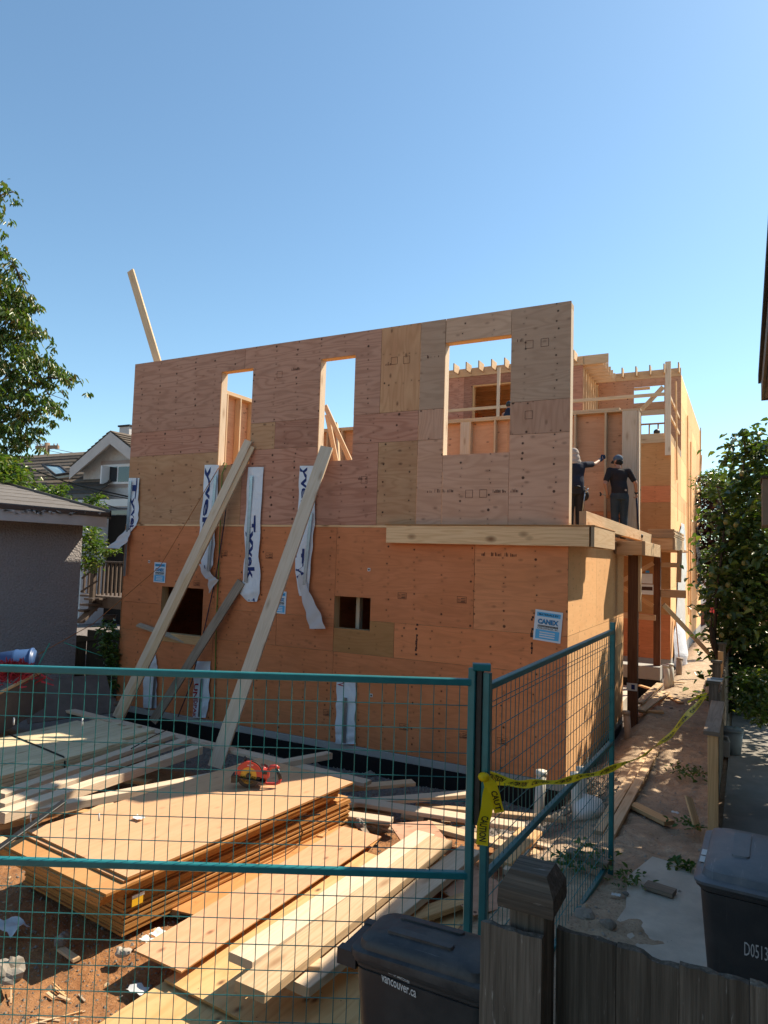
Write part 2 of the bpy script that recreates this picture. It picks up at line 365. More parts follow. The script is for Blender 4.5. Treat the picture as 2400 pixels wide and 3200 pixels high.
def bx(name, X, Y, Z, mat, parent=None, ch=.003, label=None):
    d = [(X[1]-X[0], 0), (Y[1]-Y[0], 1), (Z[1]-Z[0], 2)]; e = [V((1, 0, 0)), V((0, 1, 0)), V((0, 0, 1))]
    s = sorted(d, key=lambda t: -t[0]); x, y = e[s[0][1]], e[s[1][1]]; z = x.cross(y)
    c = V(((X[0]+X[1])/2, (Y[0]+Y[1])/2, (Z[0]+Z[1])/2))
    o = link(name, block_mesh(s[0][0], s[1][0], s[2][0], mat, ch), parent, frame(c, x, y, z)); return tag(o, label)
def sheet(name, o, x, y, W, H, mat, parent=None, T=.012, holes=(), gap=.0022, vert=False):
    """plywood sheet: origin corner o, axes x,y (unit), thickness T behind the face (towards -z), with rectangular cut-outs given in (u0,u1,v0,v1)"""
    x, y = V(x), V(y); z = x.cross(y); us = {gap, W-gap}; vs_ = {gap, H-gap}
    for h in holes:
        us |= {min(max(h[0], gap), W-gap), min(max(h[1], gap), W-gap)}; vs_ |= {min(max(h[2], gap), H-gap), min(max(h[3], gap), H-gap)}
    us, vs_ = sorted(us), sorted(vs_); nu, nv = len(us), len(vs_)
    def occ(i, j):
        if not (0 <= i < nu-1 and 0 <= j < nv-1): return False
        a, b = (us[i]+us[i+1])/2, (vs_[j]+vs_[j+1])/2
        return not any(h[0] < a < h[1] and h[2] < b < h[3] for h in holes)
    P = [(u-W/2, v-H/2, 0) for v in vs_ for u in us]+[(u-W/2, v-H/2, -T) for v in vs_ for u in us]; k = nu*nv; fs = []
    for j in range(nv-1):
        for i in range(nu-1):
            if not occ(i, j): continue
            a, b, c, d = j*nu+i, j*nu+i+1, (j+1)*nu+i+1, (j+1)*nu+i
            fs += [(a, b, c, d), (d+k, c+k, b+k, a+k)]
            if not occ(i, j-1): fs.append((a, a+k, b+k, b))
            if not occ(i, j+1): fs.append((c, c+k, d+k, d))
            if not occ(i-1, j): fs.append((d, d+k, a+k, a))
            if not occ(i+1, j): fs.append((b, b+k, c+k, c))
    if vert:                                               # grain runs up the sheet: turn the local frame
        P = [(q[1], -q[0], q[2]) for q in P]; fr = frame(V(o)+x*W/2+y*H/2, y, -x, z)
    else: fr = frame(V(o)+x*W/2+y*H/2, x, y, z)
    return link(name, mesh(name, P, fs, mat), parent, fr)
def tube_obj(name, pts, r, mat, parent=None, n=8, label=None, cat=None, smooth=True, group=None):
    return tag(MB().tube(pts, r, n).build(name, mat, parent, smooth), label, cat, group)
_tx = {}
def text_geo(body, size=1., bold=0.):
    k = (body, size, bold)
    if k in _tx: return _tx[k]
    cu = bpy.data.curves.new('t', 'FONT'); cu.body = body; cu.size = size; cu.resolution_u = 2; cu.offset = bold
    o = bpy.data.objects.new('t', cu); COL.objects.link(o); dg = bpy.context.evaluated_depsgraph_get(); me = bpy.data.meshes.new_from_object(o.evaluated_get(dg))
    vs = [v.co.copy() for v in me.vertices]; fs = [tuple(p.vertices) for p in me.polygons]
    bpy.data.objects.remove(o); bpy.data.curves.remove(cu); bpy.data.meshes.remove(me)
    xs = [v.x for v in vs]; ys = [v.y for v in vs]; x0, x1, y0, y1 = min(xs), max(xs), min(ys), max(ys)
    _tx[k] = ([V((v.x-x0, v.y-y0, 0)) for v in vs], fs, x1-x0, y1-y0); return _tx[k]
def text(name, body, o, x, y, width, mat, parent, height=None, bold=0.):
    """flat lettering: lower-left corner o, axes x,y, scaled to the given width (and height)"""
    vs, fs, w, h = text_geo(body, 1., bold); x, y = V(x).normalized(), V(y).normalized(); sx = width/w; sy = (height/h) if height else sx
    return link(name, mesh(name, [V(o)+x*v.x*sx+y*v.y*sy for v in vs], fs, mat), parent)
def fastmesh(name, verts, quads, mat):
    me = bpy.data.meshes.new(name); n = len(verts); q = len(quads)
    me.vertices.add(n); me.vertices.foreach_set('co', verts.astype(np.float32).ravel())
    me.loops.add(q*4); me.loops.foreach_set('vertex_index', quads.astype(np.int32).ravel())
    me.polygons.add(q); me.polygons.foreach_set('loop_start', np.arange(0, q*4, 4, dtype=np.int32)); me.polygons.foreach_set('loop_total', np.full(q, 4, np.int32))
    me.update(); me.validate(); me.materials.append(M[mat]); return me
def tufts(C, k, r):
    C = np.asarray(C)[::k]; C = np.repeat(C, k, 0); return C+rng.normal(0, r, C.shape)*np.array([1, 1, .6])
def leaves(centres, size, droop=.5, width=.42, var=.35, fold=.25):
    """one folded leaf (two quads) per centre"""
    n = len(centres); C_ = np.asarray(centres); a = rng.uniform(0, 2*np.pi, n)
    d = np.stack([np.cos(a), np.sin(a), rng.normal(-droop, .45, n)], 1); d /= np.linalg.norm(d, axis=1)[:, None]
    up = np.stack([rng.normal(0, .45, n), rng.normal(0, .45, n), np.ones(n)], 1)
    s = np.cross(d, up); s /= np.linalg.norm(s, axis=1)[:, None]; nn = np.cross(s, d)
    L = size*rng.uniform(1-var, 1+var, n)[:, None]; Wd = L*width
    b = C_; t = C_+d*L-nn*L*.12; m1 = C_+d*L*.45
    l1, r1 = C_+d*L*.35+s*Wd*.5+nn*Wd*fold, C_+d*L*.35-s*Wd*.5+nn*Wd*fold
    l2, r2 = C_+d*L*.7+s*Wd*.36+nn*Wd*fold*.5, C_+d*L*.7-s*Wd*.36+nn*Wd*fold*.5
    vs = np.stack([b, l1, l2, t, r2, r1], 1).reshape(-1, 3); k = np.arange(n)[:, None]*6
    q = np.concatenate([k+np.array([[0, 1, 2, 3]]), k+np.array([[0, 3, 4, 5]])], 1).reshape(-1, 4)
    return vs, q
#==STRUCTURE==
# ------------------------------------------------------------------ ground
def gz(x, y):
    yard = -.01 + .09*sst(-y, 5.3, 6.3) - .33*sst(y, -2.4, -.9)
    path = .26 - .22*sst(y, -2.9, -1.1) + .12*sst(y, .5, 3.2) - .2*sst(y, 5, 12)
    k = sst(x, -.25, .55) if y > -2 else sst(x, -.35, .75)
    z = yard*(1-k)+path*k
    if x > 1.5: z = z*(1-sst(x, 1.5, 1.75))+.10*sst(x, 1.5, 1.75)
    z += .55*sst(-x, 7.6, 9.5)*sst(y, -9, -3)*.6
    far = max(abs(x), abs(y))
    return z*(1-sst(far, 26, 40))
def gzn(x, y):
    p = V((x, y, 0)); n = noise.fractal(p*1.3, 1., 2., 4)*.035+noise.fractal(p*6+V((9, 3, 0)), 1., 2., 3)*.016
    if .25 < x < 1.45 and -3 < y < 9: n += -.06*max(0, noise.noise(p*4.6+V((3, 3, 1))))+.025*noise.noise(p*3)+.012*noise.noise(p*11)
    return gz(x, y)+n*(1 if x < 1.6 else .15)
def axis(a, b, st, lo, hi):
    c = list(np.arange(a, b+1e-6, st)); s = st; v = c[-1]
    while v < hi: s *= 1.3; v += s; c.append(v)
    s = st; v = c[0]
    while v > lo: s *= 1.3; v -= s; c.insert(0, v)
    return c
gx, gy = axis(-4.2, 1.9, .045, -400, 400), axis(-6.6, 4.5, .05, -400, 500)
vs = [(x, y, gzn(x, y)) for y in gy for x in gx]; nx = len(gx)
fs = [(j*nx+i, j*nx+i+1, (j+1)*nx+i+1, (j+1)*nx+i) for j in range(len(gy)-1) for i in range(nx-1)]
tag(link('ground', mesh('ground', vs, fs, 'dirt', True)), kind='structure')
def slab(name, pts, z0, z1, mat):
    n = len(pts); vs = [(p[0], p[1], z0) for p in pts]+[(p[0], p[1], z1) for p in pts]
    fs = [tuple(range(n))[::-1], tuple(range(n, 2*n))]+[(i, (i+1) % n, n+(i+1) % n, n+i) for i in range(n)]
    return link(name, mesh(name, vs, fs, mat))
sp = [PZ(*q, .27) for q in [(2185, 2775), (2020, 2700), (1985, 2790), (1975, 2860), (1950, 2960)]]
tag(slab('concrete_slab', [(2.6, -2.35), (sp[0].x, -2.42), (1.22, -2.33), (1.10, -2.8), (1.16, -3.3), (1.05, -4.2), (1.2, -5.2), (1.15, -6.2), (1.2, -9), (2.6, -9)], -.2, .275, 'concrete_old'), kind='structure')
tag(slab('patio', [(1.68, -2.3), (9, -2.3), (9, 9), (1.68, 9)], -.2, .135, 'patio_shaded'), kind='structure')

# ------------------------------------------------------------------ the house under construction
H = thing('house', 'unfinished wood-framed house sheathed in bare plywood, its upper front wall just raised', 'house', (0, 0, 0))
X_, Y_, Z_ = V((1, 0, 0)), V((0, 1, 0)), V((0, 0, 1))
WIN = [(-5.555, -4.92, 3.975, 5.492), (-3.66, -3.07, 3.965, 5.492), (-1.672, -.760, 3.975, 5.495)]
LWIN = [(-6.62, -5.725, 1.12, 2.01), (-3.279, -2.697, 1.58, 2.028)]
def fsheet(x0, x1, z0, z1, mat, wins, name='plywood_sheet', vert=False):
    hs = [(a-x0, b-x0, c-z0, d-z0) for a, b, c, d in wins if a < x1 and b > x0 and c < z1 and d > z0]
    return sheet(name, (x0, -.001, z0), X_, Z_, x1-x0, z1-z0, mat, H, holes=hs, vert=vert)
TOP = 5.828; Z1, Z2 = 4.608, 4.192
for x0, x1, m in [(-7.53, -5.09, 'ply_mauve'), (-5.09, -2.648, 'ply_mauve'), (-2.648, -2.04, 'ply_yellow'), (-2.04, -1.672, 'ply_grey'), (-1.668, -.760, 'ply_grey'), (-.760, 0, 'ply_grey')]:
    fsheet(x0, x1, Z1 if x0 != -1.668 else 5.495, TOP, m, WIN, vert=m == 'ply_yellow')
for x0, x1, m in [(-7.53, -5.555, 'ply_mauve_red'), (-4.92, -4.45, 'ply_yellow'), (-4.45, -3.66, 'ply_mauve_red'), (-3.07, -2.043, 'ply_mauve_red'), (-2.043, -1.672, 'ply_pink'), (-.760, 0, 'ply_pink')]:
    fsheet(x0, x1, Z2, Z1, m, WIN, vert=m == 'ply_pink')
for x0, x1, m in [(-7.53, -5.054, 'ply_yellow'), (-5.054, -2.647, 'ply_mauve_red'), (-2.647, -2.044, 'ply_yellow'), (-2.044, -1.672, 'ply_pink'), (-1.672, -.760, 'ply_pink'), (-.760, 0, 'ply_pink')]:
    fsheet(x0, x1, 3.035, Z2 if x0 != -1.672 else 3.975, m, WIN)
bx('joint_strip', (-7.53, -2.41), (-.008, .004), (3.006, 3.034), 'lumber_beam', H, .001)
Z3, Z4 = 1.716, 1.249
for x0, x1, m in [(-7.53, -5.49, 'ply_red'), (-5.49, -3.279, 'ply_red'), (-3.279, -1.193, 'ply_red'), (-1.193, 0, 'ply_red_dots')]:
    fsheet(x0, x1, Z3, 3.005, m, LWIN)
for x0, x1, m in [(-7.53, -6.62, 'ply_red'), (-5.725, -4.279, 'ply_red'), (-4.279, -3.279, 'ply_red'), (-3.279, -2.32, 'ply_orange'), (-2.32, 0, 'ply_red')]:
    fsheet(x0, x1, Z4, Z3, m, LWIN)
for x0, x1, m in [(-7.53, -5.488, 'ply_red'), (-5.488, -3.27, 'ply_red'), (-3.27, -1.178, 'ply_red'), (-1.178, 0, 'ply_red')]:
    fsheet(x0, x1, .0, Z4, m, LWIN)
# framing of the raised wall
ZT = TOP-.015
def stud(x, z0, z1, y0=.0, y1=.14, mat='lumber'): return bx('stud', (x-.019, x+.019), (y0+.012, y1+.012), (z0, z1), mat, H)
bx('plate', (-7.53, -.004), (.012, .152), (ZT-.076, ZT), 'lumber', H)
bx('plate', (-7.53, -.004), (.012, .152), (3.04, 3.078), 'lumber', H)
for zz in (Z1, Z2):
    xs = [-7.51, -5.60, None, -4.88, -3.70, None, -3.03, -1.72, None, -.72, -.045]
    for a, b in [(-7.49, -5.60), (-4.88, -3.70), (-3.03, -1.72), (-.72, -.045)]: bx('blocking', (a, b), (.012, .15), (zz-.019, zz+.019), 'lumber', H)
def clear(x, wins): return all(not (a-.06 < x < b+.06) for a, b, _, _ in wins)
x = -7.51
while x < -.05:
    if clear(x, WIN): stud(x, 3.078, ZT-.076)
    x += .4064
stud(-.023, 3.078, ZT-.076, mat='lumber_pale')
for a, b, c, d in WIN:
    bx('jamb', (a-.04, a-.002), (.012, .152), (c-.03, ZT-.076), 'lumber_pale', H); bx('jamb', (b+.002, b+.04), (.012, .152), (3.078, ZT-.076), 'lumber', H)
    bx('header', (a-.001, b+.001), (.012, .152), (d+.002, ZT-.077), 'lumber_orange', H); bx('sill', (a-.001, b+.001), (.012, .152), (c-.042, c-.004), 'lumber', H)
    for t in (a+.15, b-.15): bx('stud', (t-.019, t+.019), (.012, .152), (3.078, c-.042), 'lumber', H)
for a, b, c, d in LWIN:
    bx('jamb', (a-.04, a-.001), (.012, .152), (.02, 2.9), 'lumber_orange', H); bx('jamb', (b+.001, b+.04), (.012, .152), (.02, 2.9), 'lumber_orange', H)
    bx('sill', (a, b), (.012, .152), (c-.04, c-.002), 'lumber_orange', H); bx('header', (a, b), (.012, .152), (d+.002, d+.23), 'lumber_orange', H)
x = -7.51
while x < -.05:
    if clear(x, LWIN): stud(x, .04, 2.72, mat='lumber_orange')
    x += .4064
bx('plate', (-7.53, -.012), (.012, .152), (2.721, 2.759), 'lumber', H); bx('plate', (-7.53, -.012), (.012, .152), (0, .038), 'lumber', H)
bx('blocking', (-5.68, -3.33), (.012, .15), (Z3-.02, Z3+.02), 'lumber_orange', H); bx('blocking', (-2.65, -.05), (.012, .15), (Z3-.02, Z3+.02), 'lumber_orange', H)
bx('blocking', (-7.49, -.05), (.012, .15), (Z4-.13, Z4+.005), 'lumber_orange', H)
xs_ = PY(1121, 1910, .33).x; bx('stud', (xs_-.03, xs_+.03), (.30, .40), (1.0, 2.4), 'lumber_pale', H)  # inside stud in pale lumber, the colour stands in for sun on it
# foundation, floor, lower side and back walls
tag(bx('foundation', (-7.53, -.003), (-.02, .2), (-.10, -.004), 'concrete', H, .006), 'grey concrete sill band under the plywood')
bx('damp_proofing', (-7.55, -.001), (-.026, .2), (-.9, -.102), 'damp_proofing', H)
bx('foundation', (-.2, -.003), (.2, 4.24), (-.10, -.004), 'concrete', H, .006); bx('damp_proofing', (-.2, .003), (.2, 4.24), (-.9, -.102), 'damp_proofing', H)
bx('floor_slab', (-7.4, -.21), (.21, 11), (-.3, -.02), 'concrete_old', H); bx('floor_deck', (-7.53, -.02), (.16, 5.45), (2.76, 3.03), 'lumber_orange', H)
bx('inside_wall', (-7.4, -.3), (3.4, 3.45), (0, 2.75), 'ply_red', H)
# sunny side wall
def sidesheet(y0, y1, z0, z1, mat, x=0., vert=False): return sheet('plywood_sheet', (x+.001, y0, z0), Y_, Z_, y1-y0, z1-z0, mat, H, vert=vert)
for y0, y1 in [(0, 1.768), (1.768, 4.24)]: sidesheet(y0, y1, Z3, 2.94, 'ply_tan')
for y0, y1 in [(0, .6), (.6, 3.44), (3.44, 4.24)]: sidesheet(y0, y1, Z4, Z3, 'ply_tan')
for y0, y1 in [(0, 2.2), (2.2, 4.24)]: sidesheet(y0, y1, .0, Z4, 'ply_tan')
for yy in np.arange(.2, 4.2, .4064): bx('stud', (-.155, -.015), (yy-.019, yy+.019), (.04, 2.72), 'lumber_orange', H)
for zz in (Z3, Z4): bx('blocking', (-.15, -.013), (.17, 4.2), (zz-.02, zz+.02), 'lumber_orange', H)
bx('return_wall', (-2.2, -.003), (4.225, 4.24), (0, 2.94), 'ply_red', H)
for yy in (.0,): sheet('plywood_sheet', (-7.542, .0, 0), Y_, Z_, 11, 3., 'ply_red', H); 
# beams at the upper floor
bx('rim_beam', (-2.42, .265), (-.125, -.018), (2.792, 3.028), 'lumber_beam', H, .004, 'long knotty beam across the front under the upper wall')
bx('edge_joist', (.285, .325), (-.125, 1.30), (2.79, 3.03), 'lumber', H)
bx('joist', (.18, .222), (-.10, 1.28), (2.79, 3.03), 'lumber_orange', H)
bx('subfloor', (-2.44, .33), (-.135, -.02), (3.031, 3.047), 'ply_orange', H); bx('subfloor', (.0, .33), (-.018, 1.31), (3.032, 3.048), 'ply_orange', H)
bx('edge_beam', (.10, .142), (.10, 6.6), (3.05, 3.225), 'lumber', H); bx('edge_beam', (.143, .185), (.10, 6.6), (3.05, 3.228), 'lumber', H)
bx('rim_joist', (-.01, .03), (.02, 5.4), (2.95, 3.03), 'lumber', H)
bx('header_beam', (.06, .44), (3.12, 3.17), (2.755, 2.968), 'lumber_beam', H); bx('header_beam', (.441, .49), (3.12, 5.3), (2.752, 2.972), 'lumber', H); bx('header_beam', (.02, .06), (3.17, 4.3), (2.76, 2.94), 'lumber', H)
bx('porch_ceiling', (.0, .44), (3.18, 5.3), (2.90, 2.95), 'ply_orange', H)
for k in range(5): bx('deck_board', (.10+.012*(k % 2), .60+.01*((k*7) % 3)), (6.7, 9.2), (3.17+.036*k, 3.203+.036*k), 'lumber', H)
bx('header_beam', (.10, .575), (6.72, 6.77), (2.93, 3.165), 'lumber_beam', H); bx('header_beam', (.576, .62), (6.72, 9.0), (2.928, 3.166), 'lumber', H)
bx('porch_ceiling', (-2, .57), (6.78, 11), (2.95, 3.0), 'ply_orange', H)
bx('post', (.19, .34), (3.42, 3.57), (-.1, 2.75), 'post_brown', H, .006, 'thick dark brown treated post with a paper label'); bx('post_label', (.185, .345), (3.412, 3.42), (.58, .70), 'paper', H, .001)
sheet('post_label_mark', (.25, 3.411, .60), X_, Z_, .06, .08, 'print_navy', H, .001)
bx('post_cleat', (.345, .385), (3.42, 3.56), (1.85, 2.75), 'lumber', H)
bx('post', (.10, .24), (7.75, 7.89), (.43, 2.93), 'post_brown', H, .006, 'slimmer brown post standing on the porch footing')
bx('porch_footing', (-2.2, .26), (7.55, 8.0), (.15, .43), 'concrete', H, .01); bx('damp_proofing', (-2.2, .262), (7.552, 7.99), (-.3, .149), 'damp_proofing', H)
board('porch_brace', (-1.0, 7.7, 1.95), (.10, 7.7, 2.65), .09, .038, 'lumber', H, (0, 1, 0)); board('porch_brace', (-.55, 7.66, 2.1), (.10, 7.66, 1.72), .09, .038, 'lumber_orange', H, (0, 1, 0))
board('porch_brace', (-1.2, 7.62, 1.5), (.16, 7.62, 1.47), .12, .038, 'lumber', H, (0, 1, 0)); board('porch_brace', (.24, 7.8, 2.0), (.75, 7.8, 2.0), .17, .038, 'lumber', H, (0, 1, 0))
board('porch_brace', (.24, 7.8, 2.62), (.62, 7.8, 2.62), .1, .038, 'lumber', H, (0, 1, 0)); board('porch_brace', (.60, 7.85, 2.25), (.62, 7.85, 2.95), .1, .038, 'lumber', H, (0, 1, 0))
# open framed wall on the upper deck
for x0, x1 in [(-7.4, -4.96), (-4.96, -2.52), (-2.52, -.08), (-.08, .13)]:
    for z0, z1 in [(3.05, 3.62), (3.62, 4.4), (4.4, 5.58)]: sheet('plywood_sheet', (x0, 5.41, z0), X_, Z_, x1-x0, z1-z0, 'ply_fresh_pink' if z0 > 3.6 else 'ply_red_dots', H)
bx('plate', (-7.4, .13), (5.26, 5.40), (5.535, 5.573), 'lumber', H); bx('plate', (-7.4, -.25), (5.26, 5.40), (5.574, 5.612), 'lumber', H); bx('plate', (-7.4, .13), (5.26, 5.40), (3.05, 3.088), 'lumber', H)
for xx in [-7.3, -6.9, -6.5, -6.1, -5.7, -5.3, -4.9, -4.5, -4.1, -3.3, -2.75, -2.35, -1.95, -1.55, -1.095, -.51]: bx('stud', (xx-.019, xx+.019), (5.26, 5.40), (3.088, 5.535), 'lumber', H)
bx('stud', (-3.52, -3.31), (5.262, 5.302), (3.088, 5.535), 'lumber_pale', H); bx('stud', (-.20, .07), (5.258, 5.296), (3.088, 5.535), 'lumber_pale', H, .003, 'wide pale stud at the open end of the framed wall'); bx('stud', (.075, .115), (5.262, 5.40), (3.088, 5.535), 'lumber_pale', H)
# left upper side wall, open framing seen through the first window
for yy in np.arange(.6, 5.2, .4064): bx('stud', (-7.48, -7.34), (yy-.019, yy+.019), (3.09, 5.78), 'lumber', H)
bx('plate', (-7.49, -7.34), (.16, 5.2), (5.78, 5.856), 'lumber', H); sheet('plywood_sheet', (-7.50, 5.2, 3.05), -Y_, Z_, 5.04, 2.8, 'ply_fresh_pink', H)
board('wall_brace', (-6.6, 1.5, 3.06), (-7.3, 4.8, 5.9), .09, .038, 'lumber', H, (1, 0, 0)); board('wall_brace', (-5.0, 3.0, 3.06), (-6.6, 5.2, 5.7), .09, .038, 'lumber', H, (1, 0, 0)); board('wall_brace', (-5.5, 3.2, 3.06), (-6.9, 4.9, 5.4), .09, .038, 'lumber_orange', H, (1, 0, 0))
board('wall_brace', PY(1016, 1268, 2.4), PY(1104, 1462, 2.4), .09, .038, 'lumber', H, (0, -1, 0)); board('wall_brace', PY(1022, 1296, 2.6), PY(1056, 1465, 2.6), .09, .038, 'lumber', H, (0, -1, 0))
# rear block, walls facing the deck
for x0, x1 in [(-7.5, -5.06), (-5.06, -2.62), (-2.62, -1.0), (-1.0, .15)]:
    for z0, z1, m in [(.18, 1.33, 'ply_red'), (1.33, 2.025, 'ply_orange'), (2.025, 4.27, 'ply_orange'), (4.27, 4.713, 'ply_red'), (4.713, 5.86, 'ply_orange')]: sheet('plywood_sheet', (x0, 11, z0), X_, Z_, x1-x0, z1-z0, m, H)
bx('light_leak_backing', (-7.4, .13), (11.02, 11.12), (.2, 5.85), 'lumber_orange', H); bx('foundation', (-7.5, .149), (11, 11.2), (-.25, .178), 'concrete', H); bx('rim_joist', (-7.5, .15), (10.99, 11.03), (5.862, 6.10), 'lumber', H); bx('balcony_floor', (-7.4, .14), (11.03, 14.2), (5.90, 6.12), 'lumber_orange', H)  # first box is unseen backing, added to stop light leaking between the sheets
SX = .155; ys = [11.0, 12.3, 14.2, 16.64, 19.08, 21.5, 24.5]
for i in range(6):
    for z0, z1 in [(.18, 1.33), (1.33, 2.025), (2.025, 3.25), (3.25, 4.27), (4.27, 4.713), (4.713, 5.9)]+([(5.9, 7.1), (7.1, 7.6), (7.6, 8.5)] if i >= 2 else []):
        if i == 0 and z0 > 4.8: z1 = 6.0
        sheet('plywood_sheet', (SX, ys[i], z0), Y_, Z_, ys[i+1]-ys[i], z1-z0, 'ply_tan', H)
bx('foundation', (0, .15), (11.2, 24.5), (-.4, .178), 'concrete', H)
for yy, z0, z1 in [(13.0, 3.9, 5.0), (15.3, 3.5, 4.6), (15.9, 1.9, 2.9), (17.5, 2.6, 4.0), (18.0, 2.0, 4.0)]: bx('opening', (SX, SX+.004), (yy, yy+.12), (z0, z1), 'ply_red', H)
sheet('plywood_sheet', (-7.5, 24.5, .1), Y_*-1, Z_, 13.5, 8., 'ply_red', H)
# upper storey: left block with its joist tails, right wall behind the balcony
LW = (-5.62, -3.2, 6.3, 8.03)
for x0, x1 in [(-7.5, -5.9), (-5.9, -4.2), (-4.2, -2.25)]:
    hs = [(LW[0]-x0, LW[1]-x0, LW[2]-6.12, LW[3]-6.12)]; sheet('plywood_sheet', (x0, 11.5, 6.12), X_, Z_, x1-x0, 2.2, 'ply_mauve_red', H, holes=[h for h in hs if h[1] > 0 and h[0] < x1-x0])
bx('jamb', (LW[0]-.0, LW[0]+.04), (11.52, 11.66), (LW[2], LW[3]), 'lumber_orange', H); bx('header', (LW[0]+.04, LW[1]), (11.52, 11.66), (LW[3]-.04, LW[3]), 'lumber_orange', H); bx('jamb', (LW[1]-.04, LW[1]), (11.52, 11.66), (LW[2], LW[3]-.04), 'lumber_orange', H)
bx('rim_joist', (-7.5, -2.25), (11.49, 11.53), (8.325, 8.58), 'lumber', H)
for xx in np.arange(-7.3, -2.2, .4064): bx('joist_tail', (xx-.019, xx+.019), (11.05, 11.488), (8.40, 8.66), 'lumber', H)
bx('roof_deck', (-7.4, -2.3), (11.56, 24), (8.45, 8.5), 'lumber_orange', H)
for yy in np.arange(12.4, 20, .61): bx('joist', (-7.3, -2.4), (yy-.019, yy+.019), (8.2, 8.448), 'lumber_orange', H)
for xx in (-5.3, -4.9, -4.5, -4.1, -3.7, -3.3): bx('stud', (xx-.019, xx+.019), (15.0, 15.14), (6.12, 8.2), 'lumber_orange', H)
sheet('plywood_sheet', (-7.4, 18.5, 6.1), X_, Z_, 5, 2.3, 'ply_red', H); sheet('plywood_sheet', (-7.35, 18.5, 6.1), -Y_, Z_, 6.8, 2.3, 'ply_red', H)
for yy in np.arange(11.7, 14.2, .36): bx('stud', (-2.40, -2.26), (yy-.019, yy+.019), (6.12, 8.3), 'lumber', H)
for yy in np.arange(11.75, 14.0, .4): bx('joist_tail', (-2.45, -1.72), (yy-.019, yy+.019), (8.33, 8.60), 'lumber', H)
bx('joist_tail', (-2.45, -1.55), (11.54, 11.58), (8.33, 8.60), 'lumber', H)
RW = (-1.22, -.33, 6.55, 8.2)
for x0, x1 in [(-2.3, -1.75), (-1.75, .15)]:
    h = (RW[0]-x0, RW[1]-x0, RW[2]-6.12, RW[3]-6.12); sheet('plywood_sheet', (x0, 14.2, 6.12), X_, Z_, x1-x0, 2.32, 'ply_pink', H, holes=[h] if x1 > -1 else [], gap=0.)
bx('rim_joist', (-2.3, .15), (14.19, 14.23), (8.445, 8.70), 'lumber', H)
for xx in np.arange(-1.95, .2, .41): bx('joist_tail', (xx-.019, xx+.019), (13.9, 14.188), (8.52, 8.80), 'lumber', H)
bx('header', (RW[0], -.75), (14.21, 14.3), (8.12, 8.195), 'lumber_orange', H)
bx('plate', (-2.2, .1), (17.9, 18.04), (7.72, 7.76), 'lumber', H)
for xx in np.arange(-2.1, .1, .3): bx('stud', (xx-.019, xx+.019), (17.9, 18.04), (6.12, 7.72), 'lumber', H)
bx('beam', (-2.2, .1), (16.0, 16.09), (7.85, 8.1), 'lumber', H); board('wall_brace', (-1.3, 14.1, 7.1), (-.35, 14.1, 8.12), .14, .038, 'lumber', H, (0, 1, 0))
# guard rail of the balcony
GY = 10.94
bx('guard_post', (.02, .16), (GY-.07, GY-.032), (5.50, 8.0), 'lumber_pale', H); bx('guard_post', (-4.62, -4.53), (GY-.07, GY-.032), (6.0, 8.32), 'lumber_pale', H)
bx('guard_rail', (-7.4, .02), (GY-.03, GY+.008), (7.10, 7.19), 'lumber', H); bx('guard_rail', (-.9, .02), (GY-.03, GY+.008), (6.60, 6.74), 'lumber', H)
bx('guard_rail', (.08, .118), (GY+.01, 14.2), (7.10, 7.19), 'lumber', H); bx('guard_rail', (.08, .118), (GY+.01, 14.2), (6.60, 6.69), 'lumber', H)
board('guard_post', (.20, 12.3, 5.0), (.18, 12.1, 7.75), .09, .038, 'lumber_orange', H, (1, 0, 0))
board('wall_strip', (.19, 17.0, 1.0), (.20, 16.2, 7.6), .09, .038, 'lumber_orange', H, (1, 0, 0)); board('wall_strip', (.19, 17.9, .6), (.19, 17.9, 7.0), .09, .038, 'lumber_orange', H, (1, 0, 0))
board('wall_strip', (.19, 23.8, 5.2), (.19, 23.9, 8.6), .14, .038, 'lumber', H, (1, 0, 0)); board('wall_strip', (.23, 22.8, 6.0), (.23, 24.0, 7.4), .09, .038, 'lumber', H, (1, 0, 0))
# stamps printed on sheets
def stamp(px, py, w=.13, rows=3, tall=.085, txt='TECO', yv=-.0045):
    o = PY(px, py, yv); mb = MB(); t = .004
    for a, b, c, d in [(0, w, 0, t), (0, w, tall-t, tall), (0, t, 0, tall), (w-t, w, 0, tall)]: mb.box((o.x+a, yv-.0004, o.z+c), (o.x+b, yv, o.z+d))
    for k in range(rows): mb.box((o.x+w*.42, yv-.0004, o.z+tall*(.2+.22*k)), (o.x+w*.9, yv, o.z+tall*(.2+.22*k)+.007))
    mb.box((o.x+w*.08, yv-.0004, o.z+tall*.12), (o.x+w*.9, yv, o.z+tall*.12+.006))
    s = mb.build('stamp', 'print_stamp', H); text('stamp_lettering', txt, (o.x+w*.08, yv, o.z+tall*.35), X_, Z_, w*.28, 'print_stamp', s, tall*.3)
for q in [(1428, 1884), (1243, 1871), (1248, 2280), (1432, 2305), (1553, 2325), (690, 1738), (830, 1745), (1010, 2235), (605, 1830)]: stamp(*q)
for q in [(1642, 1090), (1690, 1084), (1222, 1140), (1260, 1137), (1454, 1556), (1498, 1555), (1640, 1310), (1128, 1512), (865, 1182)]:
    o = PY(*q, -.0045); mb = MB()
    for a, b, c, d in [(0, .1, 0, .004), (0, .1, .1, .104), (0, .004, 0, .104), (.096, .1, 0, .104)]: mb.box((o.x+a, -.0049, o.z+c), (o.x+b, -.0045, o.z+d))
    mb.build('stamp', 'print_stamp', H)
